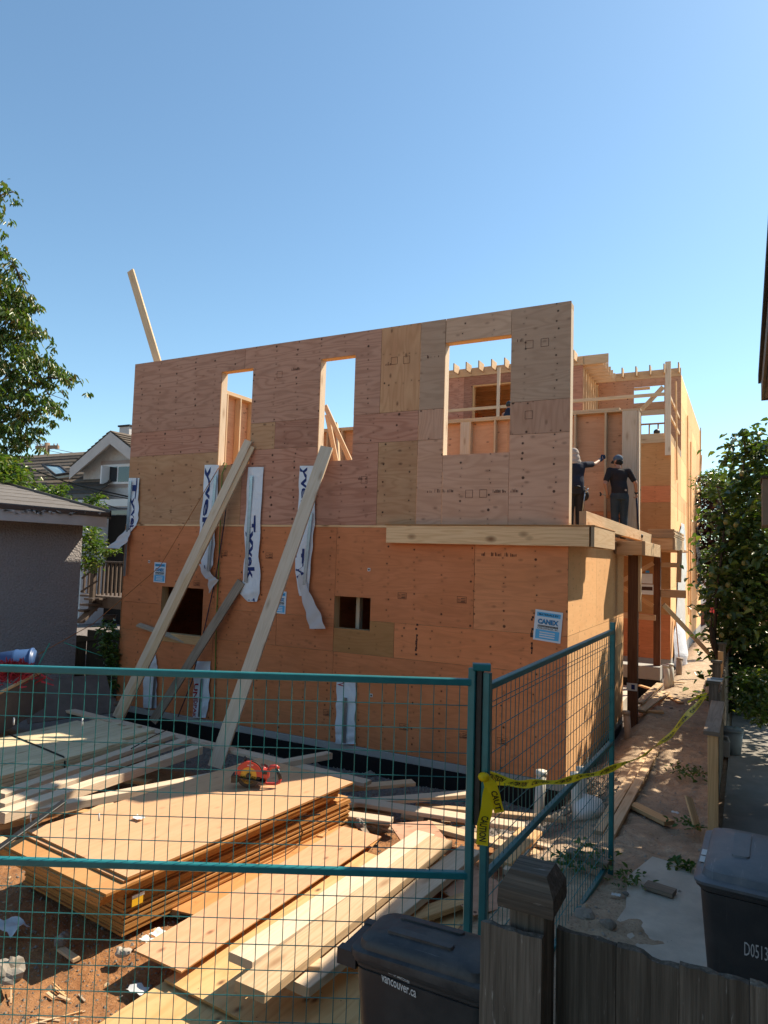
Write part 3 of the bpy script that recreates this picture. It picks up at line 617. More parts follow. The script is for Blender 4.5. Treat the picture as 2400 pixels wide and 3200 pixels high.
for px, py, n in [(1335, 1540, 22), (1540, 1540, 20), (1612, 1070, 6), (1335, 1120, 10), (1205, 1143, 5), (905, 1160, 12), (1505, 1737, 26), (1120, 1500, 8)]:
    o = PY(px, py, -.0045); mb = MB()
    for k in range(n):
        if random.random() < .25: continue
        h = random.uniform(.02, .05); mb.box((o.x+k*.018, -.0049, o.z), (o.x+k*.018+random.uniform(.004, .012), -.0045, o.z+h))
    mb.build('stamp_row', 'print_stamp', H)
for px, py, h in [(1299, 2000, .5), (1660, 1990, .52)]:      # dark rub marks left on two sheets
    o = PY(px, py, -.0045); mb = MB()
    for k in range(16):
        if random.random() < .35: continue
        mb.box((o.x+random.uniform(-.012, .006), -.0049, o.z-h*.4+k*h/18), (o.x+random.uniform(.012, .034), -.0045, o.z-h*.4+k*h/18+h/19))
    mb.build('rub_mark', 'print_stamp', H)
for px, py in [(1153, 1780), (1160, 2173), (466, 1755), (747, 2115)]:
    o = PY(px, py, -.006); t = bx('paper_tag', (o.x-.02, o.x+.02), (-.0075, -.0045), (o.z-.022, o.z+.022), 'paper', H, .0005); bx('paper_tag_print', (o.x-.012, o.x+.012), (-.0088, -.0077), (o.z-.014, o.z+.012), 'print_stamp', t, .0003)
# ------------------------------------------------------------------ braces and things fixed to the house front
def loose(name, a, b, W, T, mat, label, cat='board', group=None, up=(0, 0, 1)):
    return board(name, a, b, W, T, mat, None, up, label, cat, group)
t = thing('brace', 'tall doubled pale brace from the lumber pile up to the leftmost upper window', 'brace', (-6.25, -1.12, .12))
d0, d1 = V((-6.28, -1.10, .14)), V((-4.90, -.06, 4.33)); up = V((.35, -.9, .35))
board('plank', d0, d1, .125, .038, 'lumber_pale', t, up); board('plank', d0+V((.075, -.012, -.05)), d1+V((.05, .03, -.09)), .10, .042, 'lumber', t, up)
loose('brace', PZ(672, 2398, .02), V((-3.47, -.05, 4.16)), .185, .04, 'lumber_pale', 'wide pale plank brace with knots leaning to the middle upper window', 'brace', up=(.3, -.9, .3))
loose('brace', PZ(478, 2255, .0), V((-4.93, -.05, 2.16)), .14, .04, 'lumber_weathered', 'short grey weathered brace leaning between the two pale braces', 'brace', up=(.3, -.9, .3))
loose('brace', V((-6.75, .30, 4.7)), V((-8.12, .30, 7.72)), .14, .04, 'lumber', 'lone stick of lumber rising above the top left corner of the wall', 'brace', up=(0, -1, .2))
loose('plank', PY(432, 1952, -.16), PY(655, 2030, .18), .12, .03, 'lumber_grey', 'short weathered plank poking out of the lower left opening', up=(0, -.3, 1))
loose('plank', PY(545, 2022, .1), PY(640, 2024, .15), .1, .03, 'lumber', 'scrap of board lying on the sill of the lower left opening')

def strip(label, rows, letters=(), strap=None, red=(), back_rows=None, y0=-.022):
    """house wrap: rows of (pxL, pxR, py, bulge) down the sheet, on the wall plane"""
    t = thing('house_wrap_strip', label, 'house wrap', PY((rows[0][0]+rows[0][1])/2, rows[-1][2], y0), 'strips of house wrap hanging on the front wall')
    P = [(PY(a, p, y0), PY(b, p, y0), bl) for a, b, p, bl in rows]; n = len(P)-1
    def S(u, v, off=0.):
        s = min(max(v, 0), .99999)*n; i = int(s); f = s-i; f = f*f*(3-2*f)*.5+f*.5
        A = P[i][0].lerp(P[i+1][0], f); B = P[i][1].lerp(P[i+1][1], f); bl = P[i][2]+(P[i+1][2]-P[i][2])*f
        q = A.lerp(B, u); wv = .007*math.sin(u*7+v*9+len(label))+.008*math.sin(v*23+u*3)
        q.x += .006*math.sin(v*31+u*2); q.y -= bl*math.sin(math.pi*min(1, max(0, u)))*.8+bl*.3+wv*.8+.01+off; return q
    def grid(nu, nv, off): return [S(i/nu, j/nv, off) for j in range(nv+1) for i in range(nu+1)], [(j*(nu+1)+i, (j+1)*(nu+1)+i, (j+1)*(nu+1)+i+1, j*(nu+1)+i+1) for j in range(nv) for i in range(nu)]
    v, f = grid(6, 30, 0); link('wrap_sheet', mesh('wrap_sheet', v, f, 'house_wrap', True), t)
    Lh = (P[0][0]-P[-1][0]).length
    for body, v0, v1, u0, u1, mat in letters:
        tv, tf, w_, h_ = text_geo(body, 1., .028)
        link('lettering', mesh('lettering', [S(u0+(u1-u0)*p.y/h_, v0+(v1-v0)*p.x/w_, .004) for p in tv], tf, mat), t)
    if strap:
        (a, b), (c, d), wd = strap; p, q = PY(a, b, y0-.045), PY(c, d, y0-.05); st = board('metal_strap', p, q, wd, .004, 'galvanised', t, (0, -1, 0))
        mb = MB(); x = (q-p).normalized(); s = V((x.z, 0, -x.x)); L = (q-p).length; k = .02
        while k < L*.62:
            for e in (-.3, .3): mb.tube([p+x*k+s*wd*e+V((0, -.0022, 0)), p+x*k+s*wd*e+V((0, -.0042, 0))], .006, 6)
            k += .035
        mb.build('nail_heads', 'galvanised', st)
    if back_rows:
        pp = [(PY(a, p, yy), PY(b, p, yy)) for a, b, p, yy in back_rows]; vs = []; fs = []
        m_ = 12; k = len(pp)-1
        for j in range(m_*k+1):
            s = j/m_; i = min(int(s), k-1); f = s-i; A = pp[i][0].lerp(pp[i+1][0], f); B = pp[i][1].lerp(pp[i+1][1], f)
            for u in range(5): q = A.lerp(B, u/4); q.y += .012*math.sin(j*.6+u*1.3); vs.append(q)
        fs = [(j*5+u, (j+1)*5+u, (j+1)*5+u+1, j*5+u+1) for j in range(m_*k) for u in range(4)]
        link('folded_flap', mesh('folded_flap', vs, fs, 'wrap_back', True), t)
    return t
nv = 'print_navy'
strip('house wrap strip on the left house corner, its pale tail curling away', [(404, 437, 1494, 0), (402, 434, 1560, .01), (400, 434, 1610, .01), (400, 430, 1640, .015), (396, 408, 1665, .02)], [('Tyvek', .0, .98, .25, .8, nv)], ((407, 1503), (388, 1800), .055), back_rows=[(392, 408, 1655, -.05), (360, 400, 1690, -.12), (330, 372, 1715, -.2), (313, 345, 1712, -.26), (316, 344, 1740, -.28)][:4])
strip('house wrap strip hanging left of the tall doubled brace', [(640, 684, 1453, 0), (637, 682, 1550, .02), (628, 676, 1640, .03), (620, 672, 1700, .03), (632, 668, 1765, .03), (645, 656, 1790, .02)], [('yvek', .02, .46, .05, .62, nv), ('T', .82, .98, .0, .4, nv)], ((673, 1487), (650, 1785), .055), back_rows=[(621, 640, 1763, -.05), (636, 668, 1802, -.08), (650, 682, 1812, -.1), (652, 655, 1853, -.1)])
strip('longest house wrap strip, between the two pale braces', [(777, 824, 1460, .0), (772, 820, 1540, .015), (766, 815, 1650, .02), (768, 812, 1740, .03), (762, 816, 1810, .03), (752, 812, 1855, .03), (775, 804, 1880, .02)], [('Tyvek', .27, .66, .12, .72, nv), ('T', .93, .99, .3, .8, nv)], ((785, 1488), (767, 1820), .06))
strip('house wrap strip behind the wide pale brace, its tail twisted outward', [(938, 990, 1456, .0), (936, 988, 1530, .02), (932, 984, 1640, .02), (922, 978, 1710, .03), (926, 972, 1790, .03), (938, 966, 1862, .02)], [('yvek', .02, .36, .02, .6, nv), ('TW', .62, .9, .05, .6, nv)], ((972, 1602), (950, 1828), .05), back_rows=[(925, 945, 1775, -.05), (938, 966, 1850, -.09), (955, 1000, 1915, -.12), (967, 1016, 1965, -.14)])
strip('short house wrap strip at the wall base beside the doubled brace', [(474, 488, 2044, .0), (450, 492, 2080, .01), (450, 492, 2150, .01), (450, 490, 2212, .015)], [('UNIT', -.0, .3, .05, .3, 'print_red')], ((484, 2106), (476, 2215), .045))
strip('house wrap strip at the wall base beside the weathered brace', [(612, 658, 2066, .0), (608, 657, 2110, .01), (606, 655, 2190, .015), (604, 645, 2242, .02)], [('UNIDPAK', .45, .98, .02, .3, 'print_red')], ((630, 2122), (622, 2240), .045))
strip('broad house wrap strip at the wall base right of the braces', [(1053, 1112, 2126, .0), (1052, 1112, 2200, .01), (1050, 1111, 2290, .015), (1050, 1112, 2324, .02)], [('TV', .0, .1, .05, .4, 'print_red')], ((1079, 2180), (1075, 2322), .05))

def poster(label, px, py, W, Hh, tilt=0.):
    c = PY(px, py, -.012); t = thing('sign', label, 'sign', c-V((0, 0, Hh/2)), 'building supply posters on the front wall'); x = V((math.cos(tilt), 0, -math.sin(tilt))); z = V((math.sin(tilt), 0, math.cos(tilt)))
    o = c-x*W/2-z*Hh/2
    def rect(n, u0, u1, v0, v1, m, off): sheet(n, o+x*W*u0+z*Hh*v0+V((0, off, 0)), x, z, W*(u1-u0), Hh*(v1-v0), m, t, .0012, gap=0)
    rect('board', 0, 1, 0, 1, 'sign_white', 0)
    rect('blue_band', .07, .93, .79, .93, 'sign_lightblue', -.0016); rect('blue_band', .07, .93, .06, .36, 'sign_lightblue', -.0016); rect('black_band', .13, .87, .45, .51, 'print_black', -.0016)
    def tx(b, u0, u1, v0, hh, m, bold=.0, off=-.0032): text('lettering', b, o+x*W*u0+z*Hh*v0+V((0, off, 0)), x, z, W*(u1-u0), m, t, Hh*hh, bold)
    tx('MATERIALS BY', .14, .86, .83, .06, 'print_black', .02); tx('CANEX', .12, .88, .545, .17, 'print_black', .06, -.0026); tx('CANEX', .13, .87, .555, .155, 'sign_blue', .015, -.0034)
    tx('BUILDING SUPPLIES LTD', .16, .84, .465, .03, 'paper', .0); tx('CHILLIWACK, BC', .12, .88, .375, .06, 'print_black', .02)
    for k in range(3): rect('small_print', .22, .78, .26-.075*k, .30-.075*k, 'sign_white', -.0032)
poster('blue and white supplier poster near the right house corner', 1712, 1957, .335, .37, R(4.5))
poster('blue and white supplier poster left of the doubled brace, under the house wrap', 499, 1789, .262, .33, R(1))
poster('blue and white supplier poster half hidden behind the wide pale brace', 872, 1882, .25, .33, R(1.5))
t = thing('notice', 'two white permit sheets pinned on the shaded porch wall', 'notice', (-.55, 10.97, 1.9))
sheet('sheet_of_paper', (-.56, 10.985, 2.12), X_, Z_, .28, .26, 'paper', t, .001); sheet('sheet_of_paper', (-.62, 10.983, 1.83), X_, Z_, .36, .27, 'paper', t, .001); sheet('photo_print', (-.60, 10.98, 1.94), X_, Z_, .32, .1, 'print_stamp', t, .001); sheet('sheet_of_paper', (-.46, 10.985, 2.40), X_, Z_, .1, .06, 'sign_blue', t, .001)
tube_obj('hose', [PY(696, 1455, -.03), PY(700, 1446, -.05), PY(708, 1448, -.05), PY(694, 1480, -.03), PY(690, 1600, -.03), PY(682, 1800, -.03), PY(676, 1950, -.03), PY(672, 2120, -.03), PY(668, 2240, -.04)], .008, 'hose_green', label='thin green hose running down from the first upper window', cat='hose')
tube_obj('cable', [PY(722, 1452, -.03), PY(735, 1450, -.05), PY(716, 1500, -.06), PY(700, 1640, -.05), PY(675, 1800, -.04), PY(640, 1960, -.05), PY(622, 2030, -.1), PZ(600, 2130, .6), PZ(556, 2240, .05)], .008, 'cable_navy', label='dark blue power cable hanging from the first upper window', cat='cable')
tube_obj('rope', [PY(683, 1462, -.05), PY(500, 1770, -.3), PD(290, 1950, 11), PD(120, 2045, 9.5), PD(0, 2105, 8.7), PD(-80, 2140, 8.3)], .006, 'rope_orange', label='thin orange line strung from the first upper window down to the left', cat='rope')
tube_obj('rope', [PD(155, 2010, 9.5), PD(125, 2070, 9.3), PD(100, 2115, 9.1)], .007, 'rope_green', label='short green cord over the blue barrel', cat='rope')
tube_obj('rope', [PD(200, 2008, 10.2), PD(260, 2030, 10.3), PD(320, 2050, 10.4)], .006, 'rope_green', label='green cord sagging in front of the dark plank fence', cat='rope')
# plastic and wrap on the sunny side wall
def hang(name, label, cat, pts, mat):
    """sheet hung on the side wall: rows of (y0,y1,z,bulge)"""
    vs = []; nu = 8; n = 24
    for j in range(n+1):
        s = j/n*(len(pts)-1); i = min(int(s), len(pts)-2); f = s-i; q = [pts[i][k]+(pts[i+1][k]-pts[i][k])*f for k in range(4)]
        for u in range(nu+1): yy = q[0]+(q[1]-q[0])*u/nu; vs.append((SX+.02+q[3]*math.sin(math.pi*u/nu)+.02*math.sin(u*1.7+j*.5), yy, q[2]))
    fs = [(j*(nu+1)+u, j*(nu+1)+u+1, (j+1)*(nu+1)+u+1, (j+1)*(nu+1)+u) for j in range(n) for u in range(nu)]
    return tag(link(name, mesh(name, vs, fs, mat, True)), label, cat)
hang('plastic_sheet', 'torn sheet of clear plastic hanging on the sunlit side wall', 'plastic sheet', [(14.0, 15.0, 3.9, .03), (13.4, 15.4, 3.6, .06), (12.8, 15.5, 2.5, .12), (12.6, 15.0, 1.6, .1), (12.3, 14.6, .4, .15)], 'plastic_sheet')
t = tag(hang('house_wrap_strip', 'house wrap strip on the far end of the sunlit side wall', 'house wrap', [(21.4, 22.3, 4.2, .05), (21.3, 22.6, 3.2, .1), (21.5, 22.4, 2.6, .1)], 'house_wrap'), group='house wrap on the side wall')
text('lettering', 'HomeWrap', (SX+.17, 21.75, 2.8), Z_, -Y_, 1.2, 'print_black', t, .35)
hang('house_wrap_strip', 'crumpled white wrap slumped at the foot of the sunlit side wall', 'house wrap', [(12.1, 13.0, 1.15, .1), (11.9, 13.2, .8, .2), (11.7, 12.8, .2, .3), (11.9, 12.6, -.1, .3)], 'house_wrap')
loose('sheet_offcut', (.38, 11.1, -.05), (.22, 11.6, 1.25), .25, .012, 'ply_grey', 'narrow grey plywood offcut leaning on the side wall foundation', 'plywood', up=(1, .2, .2))
loose('brace', (.28, 7.95, 1.75), (1.15, 9.6, .55), .10, .038, 'lumber', 'sunlit diagonal brace running from the porch post to the bush', 'brace', up=(0, -1, .3))
# ------------------------------------------------------------------ lumber in the yard
def B(pa, pb, z, W, T, mat, label, zb=None, name='lumber_board', group='loose boards in the yard'):
    zb = z if zb is None else zb; a, b = PZ(*pa, z), PZ(*pb, zb); a.z -= T/2; b.z -= T/2
    return loose(name, a, b, W, T, mat, label, 'board', group)
# banded pack of studs at the left
for L_ in range(2):
    for k in range(9):
        xx = -5.70+.143*k; e = -2.12+random.uniform(-.10, .08)-(.12 if k > 6 else 0)+.03*k
        if L_ == 1 and k == 8: e -= .5
        loose('stud_in_pack', (xx, -6.2, .36-.041*(1-L_)*1-.0), (xx+.02, e, .36-.041*(1-L_)), .139, .038, 'lumber_green', 'board in the flat banded pack of studs at the far left', 'board', 'boards in the banded pack')
for k in range(9):
    for L_ in range(2, 5):
        if L_ < 4 or k % 2 == 0: loose('stud_in_pack', (-5.70+.143*k, -6.2, .36-.041*L_), (-5.68+.143*k, -2.2+.03*k+random.uniform(-.06, .06), .36-.041*L_), .139, .038, 'lumber_green', 'board in the flat banded pack of studs at the far left', 'board', 'boards in the banded pack')
tube_obj('steel_band', [(-5.80, -3.1, .385), (-5.0, -3.25, .387), (-4.50, -3.35, .388), (-4.46, -3.36, .33), (-4.46, -3.36, .18)], .008, 'cable_black', label='black steel band around the pack of studs', cat='band')
tube_obj('steel_band', [PZ(850*.482, 2340, .5), PZ(470, 2305, .55), PZ(515, 2284, .5), PZ(522, 2282, .46)], .006, 'cable_black', label='loose springy end of steel band lying on the boards', cat='band')
B((0, 2478), (535, 2292), .33, .13, .05, 'lumber_pale', 'pale board beside the pack, innermost of the three long ones', .33)
B((0, 2508), (585, 2306), .32, .13, .05, 'lumber_pale', 'pale board beside the pack, middle of the three long ones')
B((0, 2537), (620, 2330), .31, .14, .09, 'lumber_pale', 'thick pale timber beside the pack, nearest of the three long ones')
B((-60, 2555), (1030, 2350), .26, .12, .07, 'lumber_pale', 'long pale timber running from the left edge past the saw')
B((-30, 2580), (250, 2508), .16, .10, .05, 'lumber', 'short board under the long pale timber at the left edge')
B((140, 2198), (1150, 2442), .20, .14, .04, 'lumber_pale', 'long crosswise board under the feet of the braces')
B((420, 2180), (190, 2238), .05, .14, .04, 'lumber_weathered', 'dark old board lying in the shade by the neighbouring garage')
B((225, 2530), (400, 2545), .06, .09, .04, 'lumber_orange', 'short bearer under the long pale timber, left one'); B((270, 2540), (345, 2506), .05, .09, .04, 'lumber', 'short bearer beside the long pale timber, by the dirt')
B((375, 2430), (470, 2440), .08, .09, .04, 'lumber_orange', 'short bearer behind the long pale timber'); B((20, 2630), (-80, 2590), .1, .1, .04, 'lumber', 'board end at the left edge behind the plywood stack')
B((1000, 2464), (1292, 2440), .10, .14, .04, 'lumber', 'board lying right of the saw, pointing at the house wall')
B((1080, 2506), (1472, 2474), .11, .14, .04, 'lumber_pale', 'board just below it, ending at the fence post')
B((985, 2528), (1225, 2560), .13, .14, .04, 'lumber_pale', 'pale board end coming out from behind the plywood stack')
B((1066, 2492), (1640, 2578), .12, .16, .04, 'lumber_pale', 'wide pale board crossing behind the reddish plywood scrap')
B((1330, 2570), (1720, 2672), .16, .14, .04, 'lumber', 'sunlit board running under the fence post', .1)
B((1300, 2512), (1768, 2556), .02, .09, .04, 'lumber', 'thin board behind the fence, ending in sun near the pipe'); B((1380, 2545), (1690, 2578), .05, .12, .04, 'lumber_pale', 'short pale board behind the corner of the fence')
B((1560, 2690), (1660, 2590), .22, .2, .04, 'lumber_orange', 'wide orange board end behind the angled fence'); B((1590, 2720), (1640, 2650), .2, .1, .04, 'lumber_pale', 'pale board end behind the angled fence')
B((850, 2405), (930, 2425), .06, .1, .04, 'lumber', 'board scrap half hidden behind the saw'); B((1010, 2420), (1180, 2455), .07, .1, .02, 'lumber_weathered', 'grey board in the gravel by the foundation')
# path boards
B((2049, 2297), (1868, 2596), .10, .095, .04, 'lumber', 'long board on the sand path, left of a pair', group='boards on the path'); B((2072, 2297), (1850, 2706), .12, .095, .04, 'lumber', 'long board on the sand path, right of a pair', group='boards on the path')
B((1975, 2508), (2092, 2566), .10, .13, .04, 'lumber_orange', 'short orange board lying across the sand path', group='boards on the path'); loose('lumber_board', PZ(2152, 2492, .32), PZ(2180, 2592, .12), .09, .02, 'lumber_orange', 'thin reddish board leaning by the right fence', 'board', 'boards on the path', (.7, -.5, .5))
B((2062, 2134), (1996, 2194), .33, .12, .04, 'lumber', 'topmost board of the pile behind the brown post', .30, group='boards by the post'); B((2080, 2160), (2000, 2218), .24, .16, .03, 'lumber', 'wide board in the pile behind the brown post', group='boards by the post'); B((2072, 2222), (1995, 2218), .2, .1, .04, 'lumber_orange', 'lowest board of the pile behind the brown post', group='boards by the post'); B((2092, 2208), (2050, 2214), .16, .14, .03, 'lumber_weathered', 'short grey board beside the pile behind the brown post', group='boards by the post'); B((2000, 2140), (2040, 2152), .3, .08, .03, 'lumber_orange', 'orange board end poking out behind the brown post', group='boards by the post')
B((2085, 2172), (2130, 2195), .18, .1, .02, 'lumber_orange', 'reddish splintered board at the end of the pile by the post', group='boards by the post'); B((2100, 2128), (2140, 2132), .2, .1, .02, 'lumber', 'small board scrap near the pair of pipes', group='boards by the post')
loose('plank', PZ(2018, 2764, .30), PZ(2108, 2792, .30), .11, .03, 'lumber_weathered', 'old plank with a yellowed end on the concrete edge'); loose('plank', PZ(1775, 2662, .34), PZ(1905, 2702, .34), .09, .05, 'lumber_weathered', 'grey plank lying along the foot of the angled fence')
# ------------------------------------------------------------------ plywood stack
sd = V((.115, .993, 0)).normalized(); sl_ = V((-sd.y, sd.x, 0))
def ply(corner, z, label, ang=0., W=1.22, L=2.44, T=.0165, mat='ply_stack', group='plywood sheets in the stack', cat='plywood'):
    c, s_ = math.cos(ang), math.sin(ang); d = V((sd.x*c-sd.y*s_, sd.x*s_+sd.y*c, 0)); l = V((-d.y, d.x, 0))
    q = V((corner[0], corner[1], z)); return tag(sheet('plywood_sheet', q+l*W, -l, d, W, L, mat, None, T, gap=0, vert=True), label, cat, group)
for k in range(15): ply((-1.735+random.uniform(-.012, .012), -4.99+random.uniform(-.015, .015)), .055+.0172*(k+1), 'plywood sheet in the lower part of the tall stack before the house', random.uniform(-.006, .006))
for k in range(5): ply((-1.70+.012*k+random.uniform(-.01, .01), -5.225+random.uniform(-.012, .012)), .355+.0172*(k+1), 'plywood sheet in the upper offset part of the tall stack', .02+random.uniform(-.005, .005), group='plywood sheets in the upper stack')
ply((-1.668, -5.07), .460, 'second plywood sheet from the top of the tall stack', .012, mat='ply_fresh'); ply((-1.655, -5.05), .478, 'top plywood sheet of the stack, carrying the red circular saw', .004, mat='ply_fresh')
for k, yy in enumerate((-4.6, -3.2)): loose('bearer', (-1.72+.17*k, yy, .335), (-2.9+.17*k, yy+.16, .335), .09, .036, 'lumber', ['spacer block visible in the gap of the plywood stack', 'hidden rear spacer in the plywood stack'][k])
for k, yy in enumerate((-4.5, -3.1)): loose('bearer', (-1.66+.2*k, yy, .025), (-2.95+.2*k, yy+.18, .025), .09, .07, 'lumber', ['front bearer under the plywood stack', 'rear bearer under the plywood stack'][k])
bk = thing('shipping_tag', 'torn yellow and white shipping tag stapled to the stack edge', 'tag', (-1.69, -4.83, .24)); e = PX(405, 2815, -1.70)
for a, c, m in [((0, 0), (.09, .05), 'label_orange'), ((.0, .05), (.1, .075), 'paper')]: sheet('paper_piece', e+V((.02, a[0], a[1]-.04)), sd, Z_, c[0]-a[0], c[1]-a[1], m, bk, .001)
tube_obj('steel_band', [PZ(1000, 2545, .48)+V((0, 0, .0)), PZ(930, 2555, .42), PZ(945, 2600, .25), PZ(935, 2640, .1)], .006, 'cable_black', label='loose dark strap end by the far end of the plywood stack', cat='band')
loose('steel_strap', PZ(-10, 2655, .50), PZ(200, 2505, .62), .05, .02, 'steel_bare', 'dark metal bar sticking up over the left of the plywood stack', 'bar')
# sheets and fresh lumber in the foreground
def flat(pa, pb, z, W, mat, label, T=.012, zb=None): zb = z if zb is None else zb; a, b = PZ(*pa, z), PZ(*pb, zb); return loose('plywood_offcut', a, b, W, T, mat, label, 'plywood', 'plywood pieces lying in the yard')
flat((720, 2880), (1040, 2580), .08, .5, 'ply_orange', 'orange plywood piece lying right of the stack'); flat((800, 2905), (1120, 2608), .095, .42, 'ply_orange', 'second orange plywood piece, overlapping the first'); flat((560, 2850), (880, 2600), .07, .3, 'ply_orange', 'strip of orange plywood close against the stack')
flat((490, 3005), (1130, 2600), .175, .40, 'ply_fresh_pink', 'long pinkish plywood strip under the fresh lumber', .014)
loose('plywood_sheet', (-.52, -5.30, .11), (-.36, -3.2, .12), 1.16, .014, 'ply_fresh_yellow', 'knotty yellow plywood sheet under the fresh lumber', 'plywood', 'plywood pieces lying in the yard'); loose('plywood_sheet', (-.58, -6.3, .075), (-.45, -4.2, .085), 1.22, .014, 'ply_fresh_yellow', 'lower yellow plywood sheet at the bottom edge', 'plywood', 'plywood pieces lying in the yard')
flat((1240, 2610), (1375, 2600), .21, .5, 'ply_pink', 'reddish square of plywood with a corner pointing up'); flat((1400, 2800), (1560, 2760), .19, .62, 'ply_pink', 'pinkish plywood piece behind the fence post', .014); flat((1290, 2840), (1400, 2780), .13, .4, 'ply_mauve_red', 'shaded brown plywood scrap under the fresh lumber'); flat((1560, 2880), (1660, 2800), .17, .5, 'ply_pink', 'plywood piece low behind the angled fence')
B((1230, 2880), (1460, 2800), .20, .13, .04, 'lumber_orange', 'shaded board between the lumber and the fence post')
B((752, 2990), (1330, 2600), .37, .17, .05, 'lumber_pale', 'fresh plank in the foreground, left of three', .33, group='fresh planks in the foreground')
B((780, 3083), (1378, 2618), .37, .20, .055, 'lumber', 'fresh plank in the foreground, middle of three, longest', .34, group='fresh planks in the foreground')
B((922, 3068), (1472, 2650), .29, .19, .055, 'lumber_pale', 'fresh plank in the foreground, right of three', .27, group='fresh planks in the foreground')
loose('bearer', PZ(770, 3010, .3), PZ(1000, 3030, .27), .09, .08, 'lumber', 'bearer under the ends of the fresh planks'); loose('bearer', PZ(1240, 2680, .26), PZ(1420, 2700, .22), .09, .08, 'lumber_orange', 'bearer under the far ends of the fresh planks')
B((1100, 2548), (1180, 2580), .06, .04, .02, 'lumber_grey', 'narrow offcut on the dirt behind the orange plywood'); B((1130, 2580), (1170, 2640), .07, .06, .02, 'lumber_weathered', 'dark offcut crossing the dirt behind the orange plywood'); B((945, 2590), (1020, 2600), .1, .2, .03, 'lumber_orange', 'square orange offcut at the far end of the stack')
B((190, 2960), (240, 2995), .05, .05, .018, 'lumber', 'small stick in the shade in front of the stack')
for k in range(34):                                       # offcuts strewn about the yard
    xx, yy = random.uniform(-3.4, .2), random.uniform(-3.1, -.75); L_ = random.uniform(.12, .55); a_ = random.uniform(0, 3.14)
    if -3.2 < xx < -1.0 and yy < -2.5: continue
    d_ = V((math.cos(a_), math.sin(a_), random.uniform(-.08, .08)))*L_/2; c_ = V((xx, yy, gz(xx, yy)+.045+random.uniform(0, .03)))
    loose('offcut', c_-d_, c_+d_, random.choice((.04, .09, .09, .14)), random.choice((.012, .02, .038)), random.choice(('lumber', 'lumber_pale', 'lumber_grey', 'lumber_orange', 'lumber_weathered')), 'small wood offcut strewn on the dirt between the stack and the house', 'offcut', 'offcuts strewn on the dirt')
for k in range(14):
    q = PZ(random.uniform(20, 520), random.uniform(3030, 3190), .06); a_ = random.uniform(0, 3.14); d_ = V((math.cos(a_), math.sin(a_), .02))*random.uniform(.03, .09); q.z = gz(q.x, q.y)+.012
    loose('splinter', q-d_, q+d_, random.uniform(.008, .02), .006, random.choice(('lumber', 'lumber_grey', 'lumber_orange')), 'thin wood splinter on the sunlit dirt in the bottom left corner', 'splinter', 'splinters on the front dirt')
# circular saw
sw = PZ(790, 2462, .479); t = thing('circular_saw', 'red circular saw with yellow guard lying on the plywood stack', 'saw', sw)
ax = V((CR.x, CR.y, 0)).normalized(); bk_ = V((-ax.y, ax.x, 0))
def SW(u, v, d=0.): return sw+ax*u+Z_*v+bk_*d
def arcplate(name, mat, r0, r1, a0, a1, d0_, d1_, c=(-.04, .115), n=18):
    vs = []
    for k in range(n+1):
        a = R(a0+(a1-a0)*k/n)
        for r_, d_ in ((r0, d0_), (r1, d0_), (r1, d1_), (r0, d1_)): vs.append(SW(c[0]+r_*math.cos(a), c[1]+r_*math.sin(a), d_))
    fs = [(k*4+j, k*4+(j+1) % 4, k*4+4+(j+1) % 4, k*4+4+j) for k in range(n) for j in range(4)]+[(3, 2, 1, 0), (n*4, n*4+1, n*4+2, n*4+3)]
    return link(name, mesh(name, vs, fs, mat), t)
arcplate('upper_guard', 'saw_red', .075, .122, -5, 188, -.03, .03); arcplate('guard_face', 'saw_yellow', .012, .077, 0, 360, -.02, .0); arcplate('lower_guard', 'saw_black', .03, .108, 185, 350, -.02, .015); arcplate('arbor', 'steel_bare', .0, .022, 0, 360, -.034, -.01); arcplate('guard_ring', 'saw_black', .12, .13, 10, 80, -.02, .03)
mb = MB(); mt = Matrix((ax, bk_, Z_)).transposed().to_4x4(); mt.translation = sw
MB().box((-.20, -.05, .075), (.10, .09, .082), mat=mt @ Matrix.Rotation(R(9), 4, 'Y')).build('base_plate', 'saw_black', t)
MB().box((-.19, -.05, .055), (-.13, .06, .115), mat=mt).build('front_shoe', 'saw_black', t)
MB().tube([SW(.06, .115, .06), SW(.06, .115, .16)], .055, 14).build('motor', 'saw_red', t, True)
MB().box((.06, -.01, .09), (.14, .05, .165), mat=mt).build('gear_case', 'saw_red', t); MB().box((.085, -.012, .125), (.125, -.0105, .15), mat=mt).build('label_plate', 'saw_black', t)
MB().tube([SW(.10, .05, .02), SW(.13, .15, .02), SW(.155, .185, .02), SW(.20, .19, .02), SW(.225, .17, .02)], [.016, .018, .019, .018, .016], 10).build('handle', 'saw_red', t, True)
MB().tube([SW(.205, .178, .02), SW(.235, .11, .02), SW(.242, .08, .02)], .017, 10).build('grip', 'saw_black', t, True)
MB().tube([SW(.242, .085, .02), SW(.235, .05, .02), SW(.20, .035, .02), SW(.12, .035, .02), SW(.08, .06, .02)], [.016, .015, .013, .013, .016], 10).build('handle', 'saw_red', t, True)
MB().tube([SW(-.085, .235, .01), SW(-.075, .25, .01), SW(-.085, .275, .01)], .011, 8).build('knob', 'saw_black', t, True)
text('lettering', 'HILTI', SW(-.05, .2, -.0315), ax, Z_, .05, 'print_white', t, .014, .02)
